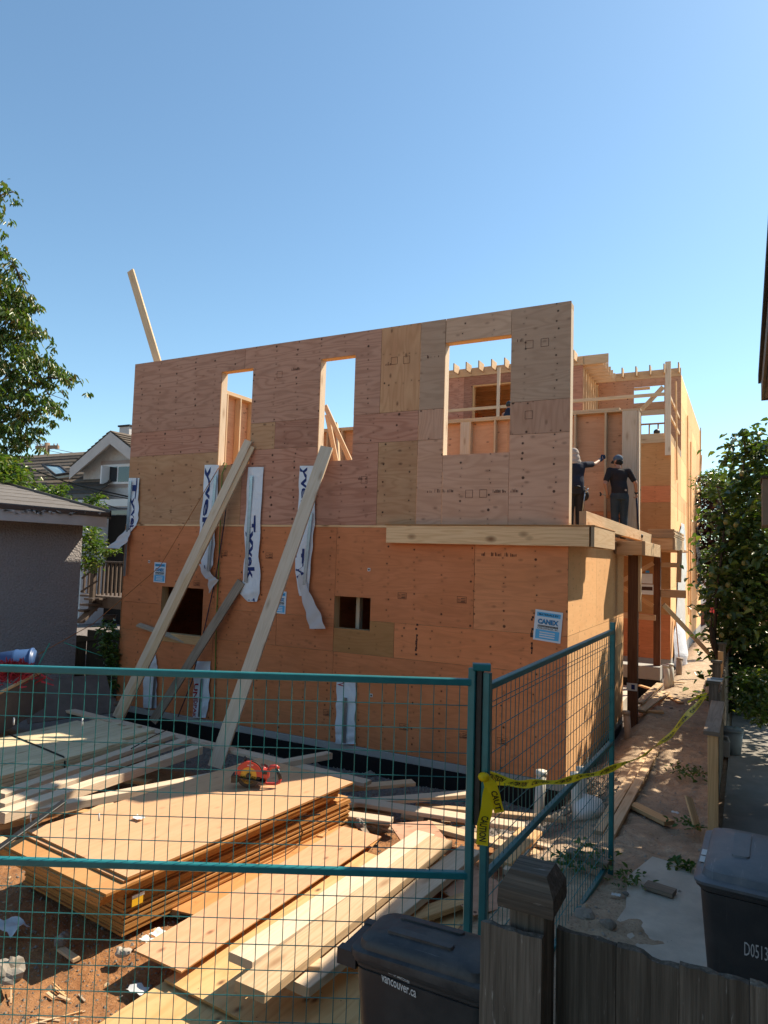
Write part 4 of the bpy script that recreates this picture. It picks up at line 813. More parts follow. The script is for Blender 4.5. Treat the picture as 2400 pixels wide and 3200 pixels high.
# pipes by the house corner
def pipe(label, px, py, px2, py2, r, x=None, mat='pvc', d=None, cap=False):
    a = PZ(px2, py2, d); b = V((a.x, a.y, 0)); rr = ray(px, py); k = ((a-CAM).x*rr.x+(a-CAM).y*rr.y)/(rr.x**2+rr.y**2); top = CAM+rr*k
    t = thing('drain_pipe', label, 'pipe', a, 'white drain pipes'); MB().tube([(a.x, a.y, a.z-.2), top], r, 14).build('tube', mat, t, True); MB().tube([top-V((0, 0, .05)), top], r*1.13, 14).build('collar', mat, t, True); return t
pipe('white drain pipe standing behind the angled fence, left of the house corner', 1692, 2408, 1682, 2530, .055, d=-.12); pipe('white drain pipe at the house corner, nearer of two', 1800, 2415, 1808, 2560, .055, d=-.02); pipe('white drain pipe at the house corner, shorter one behind', 1818, 2398, 1824, 2540, .05, d=-.03)
pipe('grey drain pipe standing beside the brown post', 1957, 2222, 1968, 2310, .05, d=.05, mat='pvc_brown'); pipe('pale pipe by the porch footing, left of a pair', 2082, 2078, 2088, 2140, .07, d=.12); pipe('pale pipe by the porch footing, right of a pair', 2094, 2074, 2098, 2140, .07, d=.12)
pipe('leaning pipe on the far path', 2124, 2056, 2120, 2098, .07, d=.1, mat='pvc_brown')
bg = PZ(1838, 2540, .05); mb = MB().ell(bg+V((0, 0, .05)), (.16, .22, .12), 16, 10)
for v in mb.v: v += V((noise.noise(v*9), noise.noise(v*9+V((5, 0, 0))), noise.noise(v*9+V((0, 7, 0)))))*.03
tag(mb.build('sack', 'bag_white', None, True), 'crumpled white sack on the gravel at the house corner', 'sack')
mb = MB()
for k in range(70):
    a = PZ(random.uniform(1700, 1860), random.uniform(2300, 2520), .12); 
    mb.tube([(.22+random.uniform(-.1, .25), -.5+random.uniform(-.6, 1.2), -.1+random.uniform(0, .35)), (.22+random.uniform(-.1, .4), -.5+random.uniform(-.6, 1.2), -.1+random.uniform(0, .35))], .003, 4)
tag(mb.build('rebar_mesh', 'steel_bare'), 'tangle of dark wire beside the house corner', 'wire')
# ------------------------------------------------------------------ temporary fence panels
def sq_tube(name, a, b, w_, mat, parent, up=(0, 0, 1)): return board(name, a, b, w_, w_, mat, parent, up, ch=.004)
def panel(label, A, Bq, zt, zm, zb, nv_, rows, rails=.034, wav=0., posts=(True, True), dx=0.):
    """A, Bq: xy of the two ends; zt/zm/zb: heights of top, middle and bottom rail at both ends"""
    t = thing('temporary_fence', label, 'fence panel', (*((V(A)+V(Bq))/2), min(zb)), 'teal temporary fence panels')
    def P(u, k): return V((A[0]+(Bq[0]-A[0])*u, A[1]+(Bq[1]-A[1])*u, k[0]+(k[1]-k[0])*u))
    for n, k in (('top_rail', zt), ('middle_rail', zm), ('bottom_rail', zb)): sq_tube(n, P(0, k), P(1, k), rails, 'steel_teal', t)
    for u, on in ((0, posts[0]), (1, posts[1])):
        if on: sq_tube('post', P(u, zb)-V((0, 0, .12)), P(u, zt)+V((0, 0, .07)), rails+.004, 'steel_teal', t, (1, 0, 0))
    L = (P(1, zt)-P(0, zt)).length; side = (P(1, zt)-P(0, zt)).cross(Z_).normalized()
    for i in range(1, nv_):
        u = i/nv_; a, b = P(u, zb)+side*dx, P(u, zt)+side*dx
        n = 14 if wav else 2; pts = []
        ph = random.uniform(0, 6); am = wav*random.random()**2
        for k in range(n+1): q = a.lerp(b, k/n); q += (P(1, zt)-P(0, zt)).normalized()*am*math.sin(ph+k*.9)*(1 if 0 < k < n else 0); pts.append(q)
        MB().tube(pts, .0023, 5, cap=False).build('vertical_wire', 'wire_teal', t)
    for r_ in rows:                                       # horizontal wires, given as fraction between rails
        lo, hi, f = r_; a, b = P(0, lo).lerp(P(0, hi), f)+side*(dx-.005), P(1, lo).lerp(P(1, hi), f)+side*(dx-.005)
        MB().tube([a, b], .0024, 5, cap=False).build('horizontal_wire', 'wire_teal', t)
    return t
A0, B0 = V((-1.40, -6.195)), V((.685, -5.085)); e0 = (B0-A0).normalized(); A1 = B0-e0*2.95
ZT, ZM, ZB = (1.985, 1.985), (1.06, 1.055), (.22, .22)
rw = [(ZM, ZT, k/8) for k in range(1, 8)]+[(ZB, ZM, k/7) for k in range(1, 7)]
panel('teal wire fence panel across the foreground, left of the caution tape', A1, B0, ZT, ZM, ZB, 46, rw)
zt2, zm2, zb2 = (1.965, 2.062), (1.05, 1.20), (.20, .30)
rw2 = [(zm2, zt2, k/8) for k in range(1, 8)]+[(zb2, zm2, k/7) for k in range(1, 7)]+[(zm2, zt2, .905)]
panel('teal wire fence panel angled back towards the house corner', (.752, -5.06), (.952, -2.645), zt2, zm2, zb2, 39, rw2, wav=.012)
cl = thing('fence_clamp', 'square steel clamp joining the two fence panels at the top', 'clamp', (.72, -5.07, 2.03))
board('clamp_bar', V((.685, -5.09, 2.062)), V((.765, -5.055, 2.062)), .05, .035, 'steel_teal', cl); bx('clamp_stem', (.705, .735), (-5.09, -5.06), (1.3, 2.044), 'steel_bare', cl)
for k in range(4):
    q = [(44, 2243), (258, 2245), (310, 2542), (97, 2545)][k]; d = PD(*q, 3.35)
    tag(MB().tube([d, d+V((0, 0, -.02)), d+V((.002, 0, -.035))], .0035, 6).build('cable_tie', 'print_white', None, True), ['white plastic tie on the second wire row, left', 'white plastic tie on the second wire row, over the lumber pack', 'white plastic tie on the middle wires above the plywood stack', 'white plastic tie by the dark metal bar'][k], 'cable tie', 'plastic ties on the fence')
# caution tape
def ribbon(pts, wd, twist, n=80):
    P = [V(p) for p in pts]; m_ = len(P)-1
    def at(s):
        s = min(max(s, 0), .9999)*m_; i = int(s); f = s-i; g = lambda k: P[min(max(k, 0), m_)]
        a, b, c, d = g(i-1), g(i), g(i+1), g(i+2); return .5*((2*b)+(c-a)*f+(2*a-5*b+4*c-d)*f*f+(3*b-a-3*c+d)*f**3)
    def S(s, v, off=0.):
        p = at(s); tg = (at(s+.01)-at(s-.01)).normalized(); a = twist(s); nrm = tg.cross(Z_).normalized(); upv = nrm.cross(tg)*1.0
        wv = upv*math.cos(a)+nrm*math.sin(a); nn = nrm*math.cos(a)-upv*math.sin(a); return p+wv*wd*(v-.5)+nn*(off+.008*math.sin(s*40+v*3))
    vs = [S(j/n, i/4) for j in range(n+1) for i in range(5)]; fs = [(j*5+i, (j+1)*5+i, (j+1)*5+i+1, j*5+i+1) for j in range(n) for i in range(4)]
    return S, vs, fs
t = thing('caution_tape', 'yellow caution tape strung from the fence post to the side fence', 'tape', (.8, -5.0, 1.2))
tp = [(1512, 2425, 3.36), (1600, 2447, 3.62), (1700, 2447, 3.95), (1800, 2432, 4.3), (1900, 2406, 4.62), (2000, 2365, 4.98), (2080, 2310, 5.35), (2140, 2245, 5.75), (2200, 2178, 6.2)]
S, vs, fs = ribbon([PD(*q) for q in tp], .062, lambda s: .35+.9*s+.25*math.sin(s*9)); link('ribbon', mesh('ribbon', vs, fs, 'tape_yellow', True), t)
def tapetext(S, items, parent, off):
    for body, s0, s1, v0, v1 in items:
        tv, tf, w_, h_ = text_geo(body, 1., .025); link('lettering', mesh('lettering', [S(s0+(s1-s0)*p.x/w_, v0+(v1-v0)*p.y/h_, off) for p in tv], tf, 'print_black'), parent)
wds = ['CAUTION', 'ATTENTION', 'CAUTION', 'ATTENTION', 'CAUTION', 'ATTENTION', 'CAUTION', 'CAUTION', 'ATTENTION', 'CAUTION', 'CAUTION']
it = [(b, .025+k*.088, .025+k*.088+.066, .35, .85) for k, b in enumerate(wds)]
tapetext(S, it, t, .004); tapetext(S, it, t, -.004)
for k, (pp, tw, its) in enumerate([([(1515, 2425, 3.34), (1530, 2460, 3.31), (1522, 2520, 3.3), (1510, 2580, 3.3), (1506, 2640, 3.3)], lambda s: 1.2+.6*s, [('CAUTION', .62, .95, .2, .8)]), ([(1520, 2425, 3.34), (1535, 2450, 3.30), (1548, 2490, 3.29), (1560, 2538, 3.28)], lambda s: 1.5-.8*s, [('CAUT', .5, .95, .2, .8)])]):
    P_ = [PD(*q) for q in pp]; vs = []; n = 24; wv = V((CR.x, CR.y, 0)).normalized()
    def S2(s, v, off=0., P_=P_, tw=tw):
        m_ = len(P_)-1; q = min(s, .9999)*m_; i = int(q); p = P_[i].lerp(P_[i+1], q-i); a = .5*math.sin(tw(s)*2.2); d_ = wv*math.cos(a)+V((-wv.y, wv.x, 0))*math.sin(a); return p+d_*.058*(v-.5)*(.55+.45*min(1, s*3))+V((wv.y, -wv.x, 0))*(off+.006*math.sin(s*14))
    vs = [S2(j/n, i/4) for j in range(n+1) for i in range(5)]; fs = [(j*5+i, (j+1)*5+i, (j+1)*5+i+1, j*5+i+1) for j in range(n) for i in range(4)]
    link('tail', mesh('tail', vs, fs, 'tape_yellow', True), t)
    for b, s0, s1, v0, v1 in its:
        tv, tf, w_, h_ = text_geo(b, 1., .025); link('lettering', mesh('lettering', [S2(s0+(s1-s0)*p.x/w_, v0+(v1-v0)*p.y/h_, .004) for p in tv], tf, 'print_black'), t)
MB().ell(PD(1512, 2428, 3.33), (.03, .03, .022), 10, 6).build('knot', 'tape_yellow', t, True)
S3, vs, fs = ribbon([PD(2205, 2170, 6.2), PD(2190, 2172, 6.25), PD(2168, 2184, 6.3), PD(2150, 2194, 6.35)], .05, lambda s: 1.1, 16); link('tail', mesh('tail', vs, fs, 'tape_yellow', True), t)
# ------------------------------------------------------------------ wheeled bins
def rrect(w_, d_, r_, n=5):
    out = []; r_ = min(r_, w_*.35, d_*.35)
    for cx, cy, a0 in ((w_/2-r_, d_/2-r_, 0), (-w_/2+r_, d_/2-r_, 90), (-w_/2+r_, -d_/2+r_, 180), (w_/2-r_, -d_/2+r_, 270)):
        for k in range(n+1): a = R(a0+90*k/n); out.append((cx+r_*math.cos(a), cy+r_*math.sin(a)))
    return out
def loft(name, secs, mat, parent, mw, smooth=True, cap0=True, cap1=True):
    vs = []; fs = []; n = len(secs[0][0])
    for ring, z, ox, *r_ in secs:
        for i, (x, y) in enumerate(ring): vs.append((x+ox, y, z+(r_[0](x, y) if r_ else 0)))
    for j in range(len(secs)-1):
        for i in range(n): fs.append((j*n+i, j*n+(i+1) % n, (j+1)*n+(i+1) % n, (j+1)*n+i))
    if cap0: fs.append(tuple(range(n))[::-1])
    if cap1: fs.append(tuple((len(secs)-1)*n+i for i in range(n)))
    o = link(name, mesh(name, vs, fs, mat, smooth), parent, mw)
    o.data.set_sharp_from_angle(angle=R(38)) if hasattr(o.data, 'set_sharp_from_angle') else None
    return o
def bin_(label, loc, rz, W, D_, Hh, body, lid):
    """local x: from hinge (-) to front (+); local y: width"""
    t = thing('wheeled_bin', label, 'bin', loc, 'wheeled bins behind the wooden fence'); mw = Matrix.Translation(loc) @ Matrix.Rotation(rz, 4, 'Z')
    s = lambda k, j=0.: rrect(D_*k-j, W*k-j, .05)
    loft('body', [(s(.74), .05, .02), (s(.80), .25, .015), (s(.955), Hh*.89, .0), (s(.955, .01), Hh*.892, .0), (s(.975), Hh*.90, 0), (s(.975), Hh*.915, 0)], body, t, mw, cap1=True)
    # rim under the lid
    loft('rim', [(s(.99), Hh*.912, 0), (s(1.015), Hh*.916, 0), (s(1.02), Hh*.929, 0), (s(1.0), Hh*.931, 0)], body, t, mw)
    cr = lambda k: (lambda x, y: k*max(0., 1-(2*x/D_)**4*.8)*(1-(2*y/W)**2*.55)+.012*(.3+x/D_)*(1 if D_ < .6 else -1))
    loft('lid', [(s(1.035), Hh*.931, 0), (s(1.045), Hh*.945, 0), (s(1.03), Hh*.957, 0, cr(.0)), (s(.93), Hh*.962, 0, cr(.006)), (s(.90), Hh*.985, -.003, cr(.02)), (s(.80), Hh*.995, -.005, cr(.024)), (s(.45), Hh*.997, -.005, cr(.03)), (s(.1), Hh*.997, -.005, cr(.031))], lid, t, mw)
    for sy in (-1, 1):                                     # raised ribs and recessed panels of the lid
        q = [(x-.02, y+sy*W*.2) for x, y in rrect(D_*.5, W*.13, .02, 3)]; loft('lid_rib', [(q, Hh*.997, 0, cr(.02)), ([(x*.94, y) for x, y in q], Hh*.997+.014, 0, cr(.023))], lid, t, mw)
    q = rrect(D_*.17, W*.62, .02, 3); loft('lid_rib', [([(x+D_*.36, y) for x, y in q], Hh*.965, 0, cr(.012)), ([(x*.9+D_*.36, y*.95) for x, y in q], Hh*.99, 0, cr(.012))], lid, t, mw)
    for sy in (-1, 1): loft('lid_groove', [([(x-.01, y+sy*W*.335) for x, y in rrect(D_*.78, W*.03, .01, 2)], Hh*.985, 0, cr(.018)), ([(x-.01, y+sy*W*.335) for x, y in rrect(D_*.76, W*.025, .01, 2)], Hh*.996, 0, cr(.02))], lid, t, mw)
    MB().box((-D_*.5-.055, -W*.36, Hh*.905), (-D_*.5+.01, W*.36, Hh*.934)).build('handle', body, t, False, mw)
    for sy in (-1, 1):
        MB().box((-D_*.5-.06, sy*W*.40-.02, Hh*.88), (-D_*.46, sy*W*.40+.02, Hh*.94)).build('handle_bracket', body, t, False, mw)
        MB().tube([(-D_*.40, sy*(W*.42), .1), (-D_*.40, sy*(W*.42+.05), .1)], .1, 18).build('wheel', 'saw_black', t, True, mw)
    return t, mw
b1, mw1 = bin_('dark grey wheeled bin with white city lettering left of the fence post', (.815, -5.842, .145), 0., .265, .56, .985, 'bin_plastic', 'bin_lid_plastic')
def bintext(par, mw, body, o, x, y, wd, hh, mat='print_white', bold=0.):
    vs, f, w_, h_ = text_geo(body, 1., bold); x, y = V(x), V(y); link('lettering', mesh('lettering', [V(o)+x*p.x*wd/w_+y*p.y*hh/h_ for p in vs], f, mat), par, mw)
L1 = V((.815, -5.842, .145))
def face1(px, py):                                        # the near side of the bin leans out towards the top
    q = V((0, -.23, .7))
    for _ in range(6): w_ = PY(px, py, L1.y+q.y)-L1; k = .80+(.955-.80)*(w_.z-.25)/(.985*.89-.25); q = V((w_.x, -.1325*k-.006, w_.z))
    return q
a, b, c = face1(1192, 3066), face1(1300, 3119), face1(1190, 3050)
xv = (b-a); bintext(b1, mw1, 'vancouver.ca', a, xv.normalized(), (0, -.06, 1), xv.length, xv.length*.17, bold=.012)
a, b = face1(1213, 3042), face1(1280, 3075); xv = b-a; bintext(b1, mw1, 'CITY OF VANCOUVER', a, xv.normalized(), (0, -.06, 1), xv.length, xv.length*.115, bold=.008)
q = PX(1502, 3192, L1.x+.265)-L1; q2 = PX(1572, 3178, L1.x+.265)-L1; bintext(b1, mw1, 'C0536481', V((.268, q.y, q.z)), (0, 1, 0), (.1, 0, 1), q2.y-q.y, .05)
b2, mw2 = bin_('worn grey wheeled bin with a bluish lid at the right edge', (1.985, -4.33, .16), R(-92), .60, .68, 1.0, 'bin_plastic', 'bin_worn_plastic')
L2 = V((1.985, -4.33, .16)); yf = -4.33-.33*.955
q = PY(2326, 2985, yf-.012)-L2; q2 = PY(2400, 3005, yf-.012)-L2
link('lettering', mesh('lettering', [q+L2+X_*v.x*(q2.x-q.x)/text_geo('D0513')[2]+V((0, -.06, 1))*v.y*.062/text_geo('D0513')[3] for v in text_geo('D0513')[0]], text_geo('D0513')[1], 'print_white'), b2)
for k in range(2): sheet('lid_sticker', mw2 @ V((-.02+.095*k, -.305, .9635)), mw2.to_3x3() @ V((1, 0, 0)), mw2.to_3x3() @ V((0, 1, 0)), .08, .028, 'paper', b2, .002)
# ------------------------------------------------------------------ weathered wooden fence in front
FW = thing('wooden_fence', 'weathered dark wooden fence with a capped post in the bottom right corner', 'fence', (1.4, -6.4, .13))
bx('post', (1.32, 1.42), (-6.495, -6.395), (.05, 1.665), 'fence_wood', FW, .006)
mb = MB(); c0 = V((1.37, -6.445, 1.665)); h1, h2 = .076, .050
for v in (): pass
def sqr(h, z): return [c0+V((x*h, y*h, z)) for x, y in ((-1, -1), (1, -1), (1, 1), (-1, 1))]
vs = sqr(.074, 0)+sqr(h1, .012)+sqr(h1-.002, .05)+sqr(h2, .095); fs = [(3, 2, 1, 0)]+[(j*4+i, j*4+(i+1) % 4, j*4+4+(i+1) % 4, j*4+4+i) for j in range(3) for i in range(4)]+[(12, 13, 14, 15)]
link('post_cap', mesh('post_cap', vs, fs, 'fence_wood'), FW)
xx = 1.255; k = 0; tops = [1.62, 1.598, 1.597, 1.594, 1.596, 1.594, 1.592, 1.594]
for wd in (.165, .155, .15, .155, .15, .155, .15, .15):
    y = -6.40 if k else -6.515; tp_ = tops[k]
    n = 7; vs = []
    for i in range(n+1):
        for yy in (y, y-.02):
            vs += [(xx+wd*i/n, yy, .06), (xx+wd*i/n, yy, tp_+random.uniform(-.004, .003)-(.012 if k == 2 and i > 3 else 0))]
    fs = [f for i in range(n) for f in ((i*4, i*4+1, i*4+5, i*4+4), (i*4+3, i*4+2, i*4+6, i*4+7), (i*4+1, i*4+3, i*4+7, i*4+5))]+[(0, 2, 3, 1), (n*4+1, n*4+3, n*4+2, n*4)]
    me = mesh('picket', [(b_-.9, a_-xx-wd/2, c_-y) for a_, c_, b_ in vs], fs, 'fence_wood'); link('picket', me, FW, Matrix(((0, 1, 0, xx+wd/2), (0, 0, 1, y), (1, 0, 0, .9), (0, 0, 0, 1))))
    xx += wd+.0015; k += 1
    if k == 1: xx = 1.43
bx('rail', (1.43, 2.7), (-6.395, -6.355), (1.30, 1.39), 'fence_wood', FW)
# ------------------------------------------------------------------ side fence along the path
SF = thing('side_fence', 'low dark fence of boards and stubby posts along the right of the path', 'fence', (1.62, 1, .1))
bx('post', (1.565, 1.655), (-1.12, -1.03), (-.1, 1.02), 'lumber_orange', SF); bx('cap_rail', (1.53, 1.67), (-1.14, .55), (1.025, 1.062), 'lumber_weathered', SF)
yy = -1.02
while yy < 10: bx('picket', (1.60+random.uniform(-.004, .004), 1.62), (yy, yy+.13), (-.1, 1.0+(.12 if yy > .6 else 0)+random.uniform(-.01, .02)), 'fence_wood', SF); yy += .137
for y_, z_ in ((.62, 1.24), (1.6, 1.36), (4.0, 1.36), (6.4, 1.36)): bx('post', (1.50, 1.595), (y_, y_+.09), (-.1, z_), 'fence_wood', SF); bx('post_cap', (1.48, 1.615), (y_-.02, y_+.11), (z_, z_+.03), 'fence_wood', SF)
bx('post', (1.52, 1.59), (3.0, 3.06), (.4, 1.36), 'lumber_orange', SF)
q = V((1.55, .66, 1.275)); t = thing('paint_tray', 'small white lid lying on a side fence post', 'lid', q); MB().box((q.x-.07, q.y-.06, q.z), (q.x+.09, q.y+.06, q.z+.015)).build('tray', 'paper', t); MB().box((q.x-.03, q.y-.04, q.z+.018), (q.x+.1, q.y+.03, q.z+.03)).build('rim', 'bucket_grey', t)
bk = PZ(2282, 2352, .14); t = thing('bucket', 'grey plastic bucket standing in the shade by the side fence', 'bucket', bk); MB().tube([bk, bk+V((0, 0, .30))], [.13, .16], 18).build('tub', 'bucket_grey', t, True); MB().tube([bk+V((0, 0, .29)), bk+V((0, 0, .315))], .168, 18).build('rim', 'bucket_grey', t, True)
jg = PZ(2262, 2362, .14); t = thing('jug', 'pale plastic jug with a handle in front of the grey bucket', 'jug', jg); MB().box((jg.x-.07, jg.y-.05, jg.z), (jg.x+.07, jg.y+.05, jg.z+.19)).build('body', 'jug_white', t); MB().tube([jg+V((-.05, 0, .18)), jg+V((-.03, 0, .25)), jg+V((.04, 0, .25)), jg+V((.065, 0, .18))], .014, 8).build('handle', 'jug_white', t, True)
# ------------------------------------------------------------------ neighbour house at the right edge
NH = thing('neighbour_house', 'neighbouring house whose roof overhang enters at the right edge', 'house', (3, -4, .1))
bx('wall', (2.5, 8), (-14, .45), (.0, 4.9), 'neighbour_siding', NH)
def eave(x0, y1, z0, z1, xr, zr):
    vs = [(x0, -14, z0), (x0, y1, z0), (x0, y1, z1), (x0, -14, z1), (x0+.03, -14, z0), (x0+.03, y1, z0), (x0+.03, y1, z1), (x0+.03, -14, z1)]
    return vs
bx('fascia', (2.062, 2.09), (-14, .95), (4.62, 4.88), 'neighbour_trim', NH); bx('soffit', (2.09, 2.52), (-14, .95), (4.64, 4.66), 'neighbour_siding', NH); bx('gutter', (2.03, 2.06), (-14, .97), (4.83, 4.90), 'soffit_dark', NH)
vs = [(2.03, -14, 4.905), (2.03, .97, 4.905), (6, .97, 7.2), (6, -14, 7.2), (2.03, -14, 4.93), (2.03, .97, 4.93), (6, .97, 7.23), (6, -14, 7.23)]; link('roof', mesh('roof', vs, [(3, 2, 1, 0), (4, 5, 6, 7), (0, 1, 5, 4), (1, 2, 6, 5), (2, 3, 7, 6), (3, 0, 4, 7)], 'roll_roofing'), NH)
vs = [(2.09, .45, 4.9), (6, .45, 7.15), (6, .45, 4.9)]; link('gable', mesh('gable', vs+[(a, b-.1, c) for a, b, c in vs], [(0, 2, 1), (3, 4, 5), (0, 1, 4, 3)], 'neighbour_siding'), NH)
vs = [(2.062, .95, 4.62), (2.5, .95, 4.62), (2.5, .95, 5.15), (2.062, .95, 4.88)]; link('bargeboard', mesh('bargeboard', vs+[(a, b+.03, c) for a, b, c in vs], [(0, 1, 2, 3), (7, 6, 5, 4), (0, 3, 7, 4), (0, 4, 5, 1), (3, 2, 6, 7)], 'neighbour_trim'), NH)
bx('porch_roof_edge', (2.075, 2.6), (1.2, 1.95), (3.13, 3.70), 'neighbour_trim', NH); bx('porch_roof_cap', (2.06, 2.6), (1.15, 2.0), (3.702, 3.73), 'soffit_dark', NH)
# ------------------------------------------------------------------ left: garage, far house, deck, plank fence
G = thing('garage', 'grey stucco garage with peeling brown roof edge at the left', 'garage', (-9.3, -3, 0))
xe = -8.75; ye = .65; zf0, zf1, zt_ = 3.005, 3.20, 3.275
bx('wall', (-9.4, -9.2), (-14, .46), (-.3, 3.1), 'stucco_dash', G); bx('wall', (-16, -9.401), (.26, .459), (-.3, 3.1), 'stucco_dash', G); vs = [(-9.2, .458, 3.1), (-16, .458, 3.1), (-12.6, .458, 3.85)]; link('gable', mesh('gable', vs+[(a_, b_-.1, c_) for a_, b_, c_ in vs], [(0, 1, 2), (5, 4, 3)], 'stucco_dash'), G)
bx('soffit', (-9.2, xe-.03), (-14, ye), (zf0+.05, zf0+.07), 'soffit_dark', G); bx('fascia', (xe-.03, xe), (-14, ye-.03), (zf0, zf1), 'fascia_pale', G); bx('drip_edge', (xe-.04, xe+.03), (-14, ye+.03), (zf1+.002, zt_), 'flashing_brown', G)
for k in range(30):
    px_ = [15, 22, 35, 42, 52, 75, 82, 90, 100, 112, 120, 132, 140, 160, 168, 182, 195, 215, 236, 270, 282, 310, 96, 106, 116, 126, 136, 86, 188, 226][k]; q = PX(px_, 1600+px_*.028-3+random.uniform(-5, 5), xe+.033); MB().add([q+V((0, random.uniform(-.055, .055), random.uniform(-.03, .03))) for _ in range(6)], [(0, 1, 2), (0, 2, 3), (0, 3, 4), (1, 3, 4), (2, 4, 5)]).build('paint_flake', 'peeled_paint', G)
tanp = .193
for k in range(7):                                       # courses of roll roofing climbing away from the eave
    s0, s1 = k*.55, (k+1)*.55+.05; za, zc = zt_+.012+s0*tanp, zt_+s1*tanp; vs = [(xe+.02-s0, -14, za), (xe+.02-s0, ye, za), (xe+.02-s1, ye, zc), (xe+.02-s1, -14, zc)]
    link('roof_course', mesh('roof_course', [V(v) for v in vs]+[V(v)-V((0, 0, .03)) for v in vs], [(3, 2, 1, 0), (4, 5, 6, 7), (0, 1, 5, 4), (1, 2, 6, 5)], 'roll_roofing'), G)
vs = [(xe+.03, ye, zt_-.12), (xe-3.85, ye, zt_-.12+3.88*tanp), (xe-3.85, ye, zt_+.05+3.88*tanp), (xe+.03, ye, zt_+.05)]; link('rake_flashing', mesh('rake_flashing', vs+[(a_, b_+.04, c_) for a_, b_, c_ in vs], [(0, 1, 2, 3), (7, 6, 5, 4), (3, 2, 6, 7), (0, 4, 5, 1), (0, 3, 7, 4)], 'flashing_brown'), G)
# far gabled house
FH = thing('gabled_house', 'pale stucco house with a steep gable and white window behind the garage', 'house', PY(330, 1900, 9.)); FY = 9.
def fp(px, py, y=FY): return PY(px, py, y)
pk = fp(345, 1352); wl_, wr_ = fp(260, 1500).x, pk.x+(pk.x-fp(215, 1500).x); zb_ = 0.
vs = [(wl_, FY, zb_), (wr_, FY, zb_), (wr_, FY, fp(260, 1432).z), (pk.x, FY, pk.z-.1), (wl_, FY, fp(260, 1432).z)]
link('wall', mesh('wall', vs+[(a, b+6, c) for a, b, c in vs], [(0, 1, 2, 3, 4), (0, 4, 9, 5), (1, 6, 7, 2)], 'stucco_pale'), FH)
le = fp(218, 1462, FY-.5); pk2 = fp(345, 1350, FY-.5); re_ = V((2*pk2.x-le.x, FY-.5, le.z))
for nm, a, b in (('roof_slope', le, pk2), ('roof_slope', pk2, re_)):
    n = V((b.z-a.z, 0, a.x-b.x)).normalized()*-.12
    if n.z < 0: n = -n
    for k in range(11):                                  # shake courses climbing the slope
        p, q = a.lerp(b, k/11), a.lerp(b, (k+1.15)/11); u = n*.25*(1 if nm else 1)
        vs = [p+n*.4, q+n*.4, q+n*.4+V((0, 7, 0)), p+n*.4+V((0, 7, 0))]; lift = n*.35
        if a is le: vs = [vs[0]+lift, vs[1], vs[2], vs[3]+lift]
        else: vs = [vs[0], vs[1]+lift, vs[2]+lift, vs[3]]
        link('shake_course', mesh('shake_course', vs+[v-n*.3 for v in vs], [(0, 1, 2, 3), (7, 6, 5, 4), (0, 3, 7, 4), (1, 5, 6, 2), (0, 4, 5, 1)], 'shake' if k % 2 else 'shake_light'), FH)
    vs = [a, b, b-V((0, 0, .42)), a-V((0, 0, .42))]; link('bargeboard', mesh('bargeboard', vs+[v+V((0, .06, 0)) for v in vs], [(0, 3, 2, 1), (4, 5, 6, 7), (0, 1, 5, 4), (2, 3, 7, 6)], 'fascia_pale'), FH)
    vs = [a-V((0, 0, .1)), b-V((0, 0, .1)), b+V((0, .5, -.1)), a+V((0, .5, -.1))]; link('soffit', mesh('soffit', vs, [(0, 1, 2, 3)], 'fascia_pale'), FH)
c = fp(388, 1345, FY+2); ch = bx('chimney', (c.x-.28, c.x+.28), (FY+2, FY+2.5), (c.z-.6, c.z+.15), 'fascia_pale', FH); bx('chimney_cap', (c.x-.33, c.x+.33), (FY+1.95, FY+2.55), (c.z+.151, c.z+.22), 'soffit_dark', FH)
a, b = fp(318, 1442, FY-.02), fp(440, 1520, FY-.02); tr = bx('window', (a.x, b.x), (FY-.05, FY-.004), (b.z, a.z), 'window_trim', FH); a, b = fp(325, 1453, FY-.06), fp(432, 1511, FY-.06)
fr = bx('frame', (a.x, b.x), (FY-.09, FY-.052), (b.z, a.z), 'window_white', tr)
for k, (p0, p1) in enumerate(((331, 345), (347, 364), (370, 405), (409, 428))):
    q0, q1 = fp(p0, 1459, FY-.1), fp(p1, 1505, FY-.1); bx('pane', (q0.x, q1.x), (FY-.095, FY-.0905), (q1.z, q0.z), 'glass_dark', tr)
q0, q1 = fp(329, 1456, FY-.3), fp(349, 1512, FY-.3); bx('open_sash', (q0.x-.05, q0.x+.01), (FY-.45, FY-.1), (q1.z, q0.z), 'window_white', tr)
a, b = fp(250, 1563, FY-1.5), fp(440, 1582, FY-1.5); bx('porch_beam', (a.x, b.x), (FY-1.6, FY-1.45), (b.z, a.z), 'window_white', FH); a, b = fp(330, 1596, FY-1.8), fp(440, 1608, FY-1.8); bx('porch_gutter', (a.x, b.x), (FY-1.9, FY-1.75), (b.z, a.z), 'green_trim', FH)
bx('porch_wall', (fp(260, 1700).x, wr_), (FY-.3, FY-.1), (0, fp(300, 1612).z), 'dark_inside', FH)
